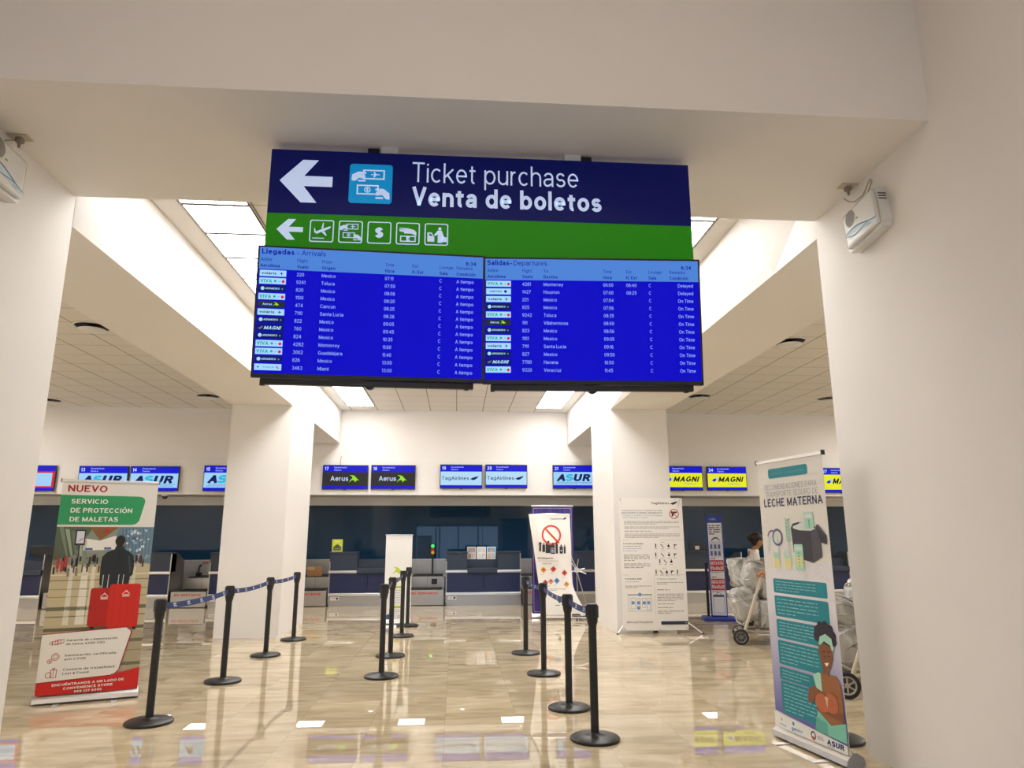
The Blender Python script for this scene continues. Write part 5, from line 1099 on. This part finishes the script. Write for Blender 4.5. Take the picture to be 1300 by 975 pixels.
def person(label, loc, rz, J, shirt_mat, leg_mat, sleeve, skinm, hair_kind, grip):
    t = thing('person', label, 'person', loc, rz)
    n = list(J); ix = {a: i for i, a in enumerate(n)}; V = [J[a] for a in n]
    ed = [('pelvis', 'belly'), ('belly', 'chest'), ('chest', 'neckb'), ('neckb', 'neck'), ('neck', 'jaw'), ('jaw', 'skull'), ('skull', 'crown'), ('jaw', 'nose')]
    for s_ in 'LR': ed += [('chest', 'sh'+s_), ('sh'+s_, 'el'+s_), ('el'+s_, 'wr'+s_), ('wr'+s_, 'pa'+s_), ('pelvis', 'hip'+s_), ('hip'+s_, 'kn'+s_), ('kn'+s_, 'an'+s_), ('an'+s_, 'toe'+s_)]
    E_ = [(ix[a], ix[b]) for a, b in ed]
    for s_ in 'LR':
        w_ = Vector(J['wr'+s_][0]); pa = Vector(J['pa'+s_][0]); up = Vector((0, 0, 1)) if grip == s_ else Vector((0, 1 if s_ == 'L' else -1, .2))
        for b, r, ch in hand(w_, pa-w_, up):
            last = ix['pa'+s_]
            for p, rr_ in ch: V.append((tuple(p), rr_)); E_.append((last, len(V)-1)); last = len(V)-1
    skin_mesh('body', V, E_, skinm, t, 2, ix['pelvis'])
    def sub(keys, edges, grow, mat, name):
        jj = {a: i for i, a in enumerate(keys)}; W_ = []
        for a in keys:
            p, r = J[a] if a in J else EX[a]; W_.append((p, tuple(x+grow for x in r) if isinstance(r, tuple) else r+grow))
        return skin_mesh(name, W_, [(jj[a], jj[b]) for a, b in edges], mat, t, 2, 0)
    EX = {}
    for s_ in 'LR':
        a, b = Vector(J['sh'+s_][0]), Vector(J['el'+s_][0]); EX['cu'+s_] = (tuple(a.lerp(b, sleeve)), J['el'+s_][1]*1.12)
    sub(['belly', 'pelvis', 'chest', 'neckb', 'shL', 'shR', 'cuL', 'cuR'], [('pelvis', 'belly'), ('belly', 'chest'), ('chest', 'neckb'), ('chest', 'shL'), ('chest', 'shR'), ('shL', 'cuL'), ('shR', 'cuR')], .014, shirt_mat, 'shirt')
    sub(['pelvis', 'hipL', 'hipR', 'knL', 'knR', 'anL', 'anR'], [('pelvis', 'hipL'), ('pelvis', 'hipR'), ('hipL', 'knL'), ('hipR', 'knR'), ('knL', 'anL'), ('knR', 'anR')], .018, leg_mat, 'trousers')
    for s_ in 'LR':
        a = Vector(J['an'+s_][0]); b = Vector(J['toe'+s_][0]); m = MB(); mid = (a+b)/2; m.superbox((mid.x-.01, mid.y, .045), (abs(b.x-a.x)/2+.075, .05, .045), RUBBER, .6, 10); m.build('shoe', t)
    sk = Vector(J['skull'][0]); cr = Vector(J['crown'][0]); up = (cr-sk).normalized()
    m = MB(); m.superbox((sk.x-.025, sk.y, sk.z+.035), (.105, .092, .095), HAIR, .95, 14, .03, 5)
    m.superbox((sk.x-.065, sk.y, sk.z-.02), (.06, .085, .085), HAIR, .95, 12, .03, 5)
    if hair_kind == 'bun': m.superbox((sk.x-.135, sk.y, sk.z+.04), (.05, .05, .05), HAIR, .95, 12, .08, 6)
    m.build('hair', t)
    if hair_kind == 'bun': m = MB(); m.lathe([(.028, -.012), (.036, 0), (.028, .012), (.02, 0), (.028, -.012)], P('#c9a0a4'), 16, Matrix.Translation((sk.x-.10, sk.y, sk.z+.03)) @ Matrix.Rotation(R(80), 4, 'Y')); m.build('hair_tie', t)
    for s_ in (-1, 1):
        m = MB(); m.superbox((sk.x+.005, sk.y+s_*.088, sk.z-.03), (.018, .01, .03), skinm, .9, 8); m.build('ear', t)
        m = MB(); m.superbox((sk.x+.088, sk.y+s_*.034, sk.z-.012), (.008, .014, .008), P('#1c1410'), .9, 6); m.build('eye', t)
    m = MB(); m.superbox((sk.x+.086, sk.y, sk.z-.085), (.008, .025, .006), P('#8a4a40'), .9, 6); m.build('mouth', t)
    return t
def body_joints(H, lean, arms, stance=.1):
    k = H/1.70; d = lean
    J = {'pelvis': ((0, 0, .93*k), (.13*k, .105*k)), 'belly': ((.02+d*.3, 0, 1.08*k), (.125*k, .10*k)), 'chest': ((.02+d*.75, 0, 1.27*k), (.15*k, .11*k)), 'neckb': ((.01+d, 0, 1.41*k), .065*k), 'neck': ((.03+d*1.1, 0, 1.46*k), .052*k),
         'jaw': ((.055+d*1.25, 0, 1.525*k), (.072*k, .075*k)), 'skull': ((.045+d*1.35, 0, 1.60*k), (.088*k, .098*k)), 'crown': ((.03+d*1.4, 0, 1.66*k), (.06*k, .07*k)), 'nose': ((.15*k+d*1.33, 0, 1.555*k), .012*k)}
    for s_, y in (('L', 1), ('R', -1)):
        J['sh'+s_] = ((.0+d*.9, y*.175*k, 1.36*k), .058*k); J['hip'+s_] = ((0, y*.085*k, .86*k), .085*k); J['kn'+s_] = ((.02, y*stance*k, .48*k), .056*k); J['an'+s_] = ((-.02, y*stance*k, .085*k), .038*k); J['toe'+s_] = ((.12*k, y*(stance+.02)*k, .04), .03)
        el, wr = arms[s_]; J['el'+s_] = (el, .042*k); J['wr'+s_] = (wr, .029*k); v = (Vector(wr)-Vector(el)).normalized()*.06; J['pa'+s_] = (tuple(Vector(wr)+v), (.034*k, .02*k))
    return J
arms = {'L': ((.12, .23, .93), (.32, .16, .88)), 'R': ((.12, -.23, .93), (.32, -.16, .88))}
person('person with dark hair bun and white top leaning forward behind the wrapped bags', (5.06, 12.2, 0), R(-12), body_joints(1.50, .10, arms), P('#e8e4df', .8), P('#2c3040', .8), .55, SKIN, 'bun', '')
# the person pushing the trolley faces left; local x forward = world -x
arms = {'L': ((.36, .27, 1.03), (.585, .345, .985)), 'R': ((.05, -.26, 1.03), (.18, -.24, .86))}
person('person in a navy shirt gripping the trolley, mostly hidden by the milk banner', (4.90, 10.24, 0), R(180), body_joints(1.72, .05, arms), P('#2a3242', .8), P('#3a3c44', .8), .85, SKIN, 'short', 'L')
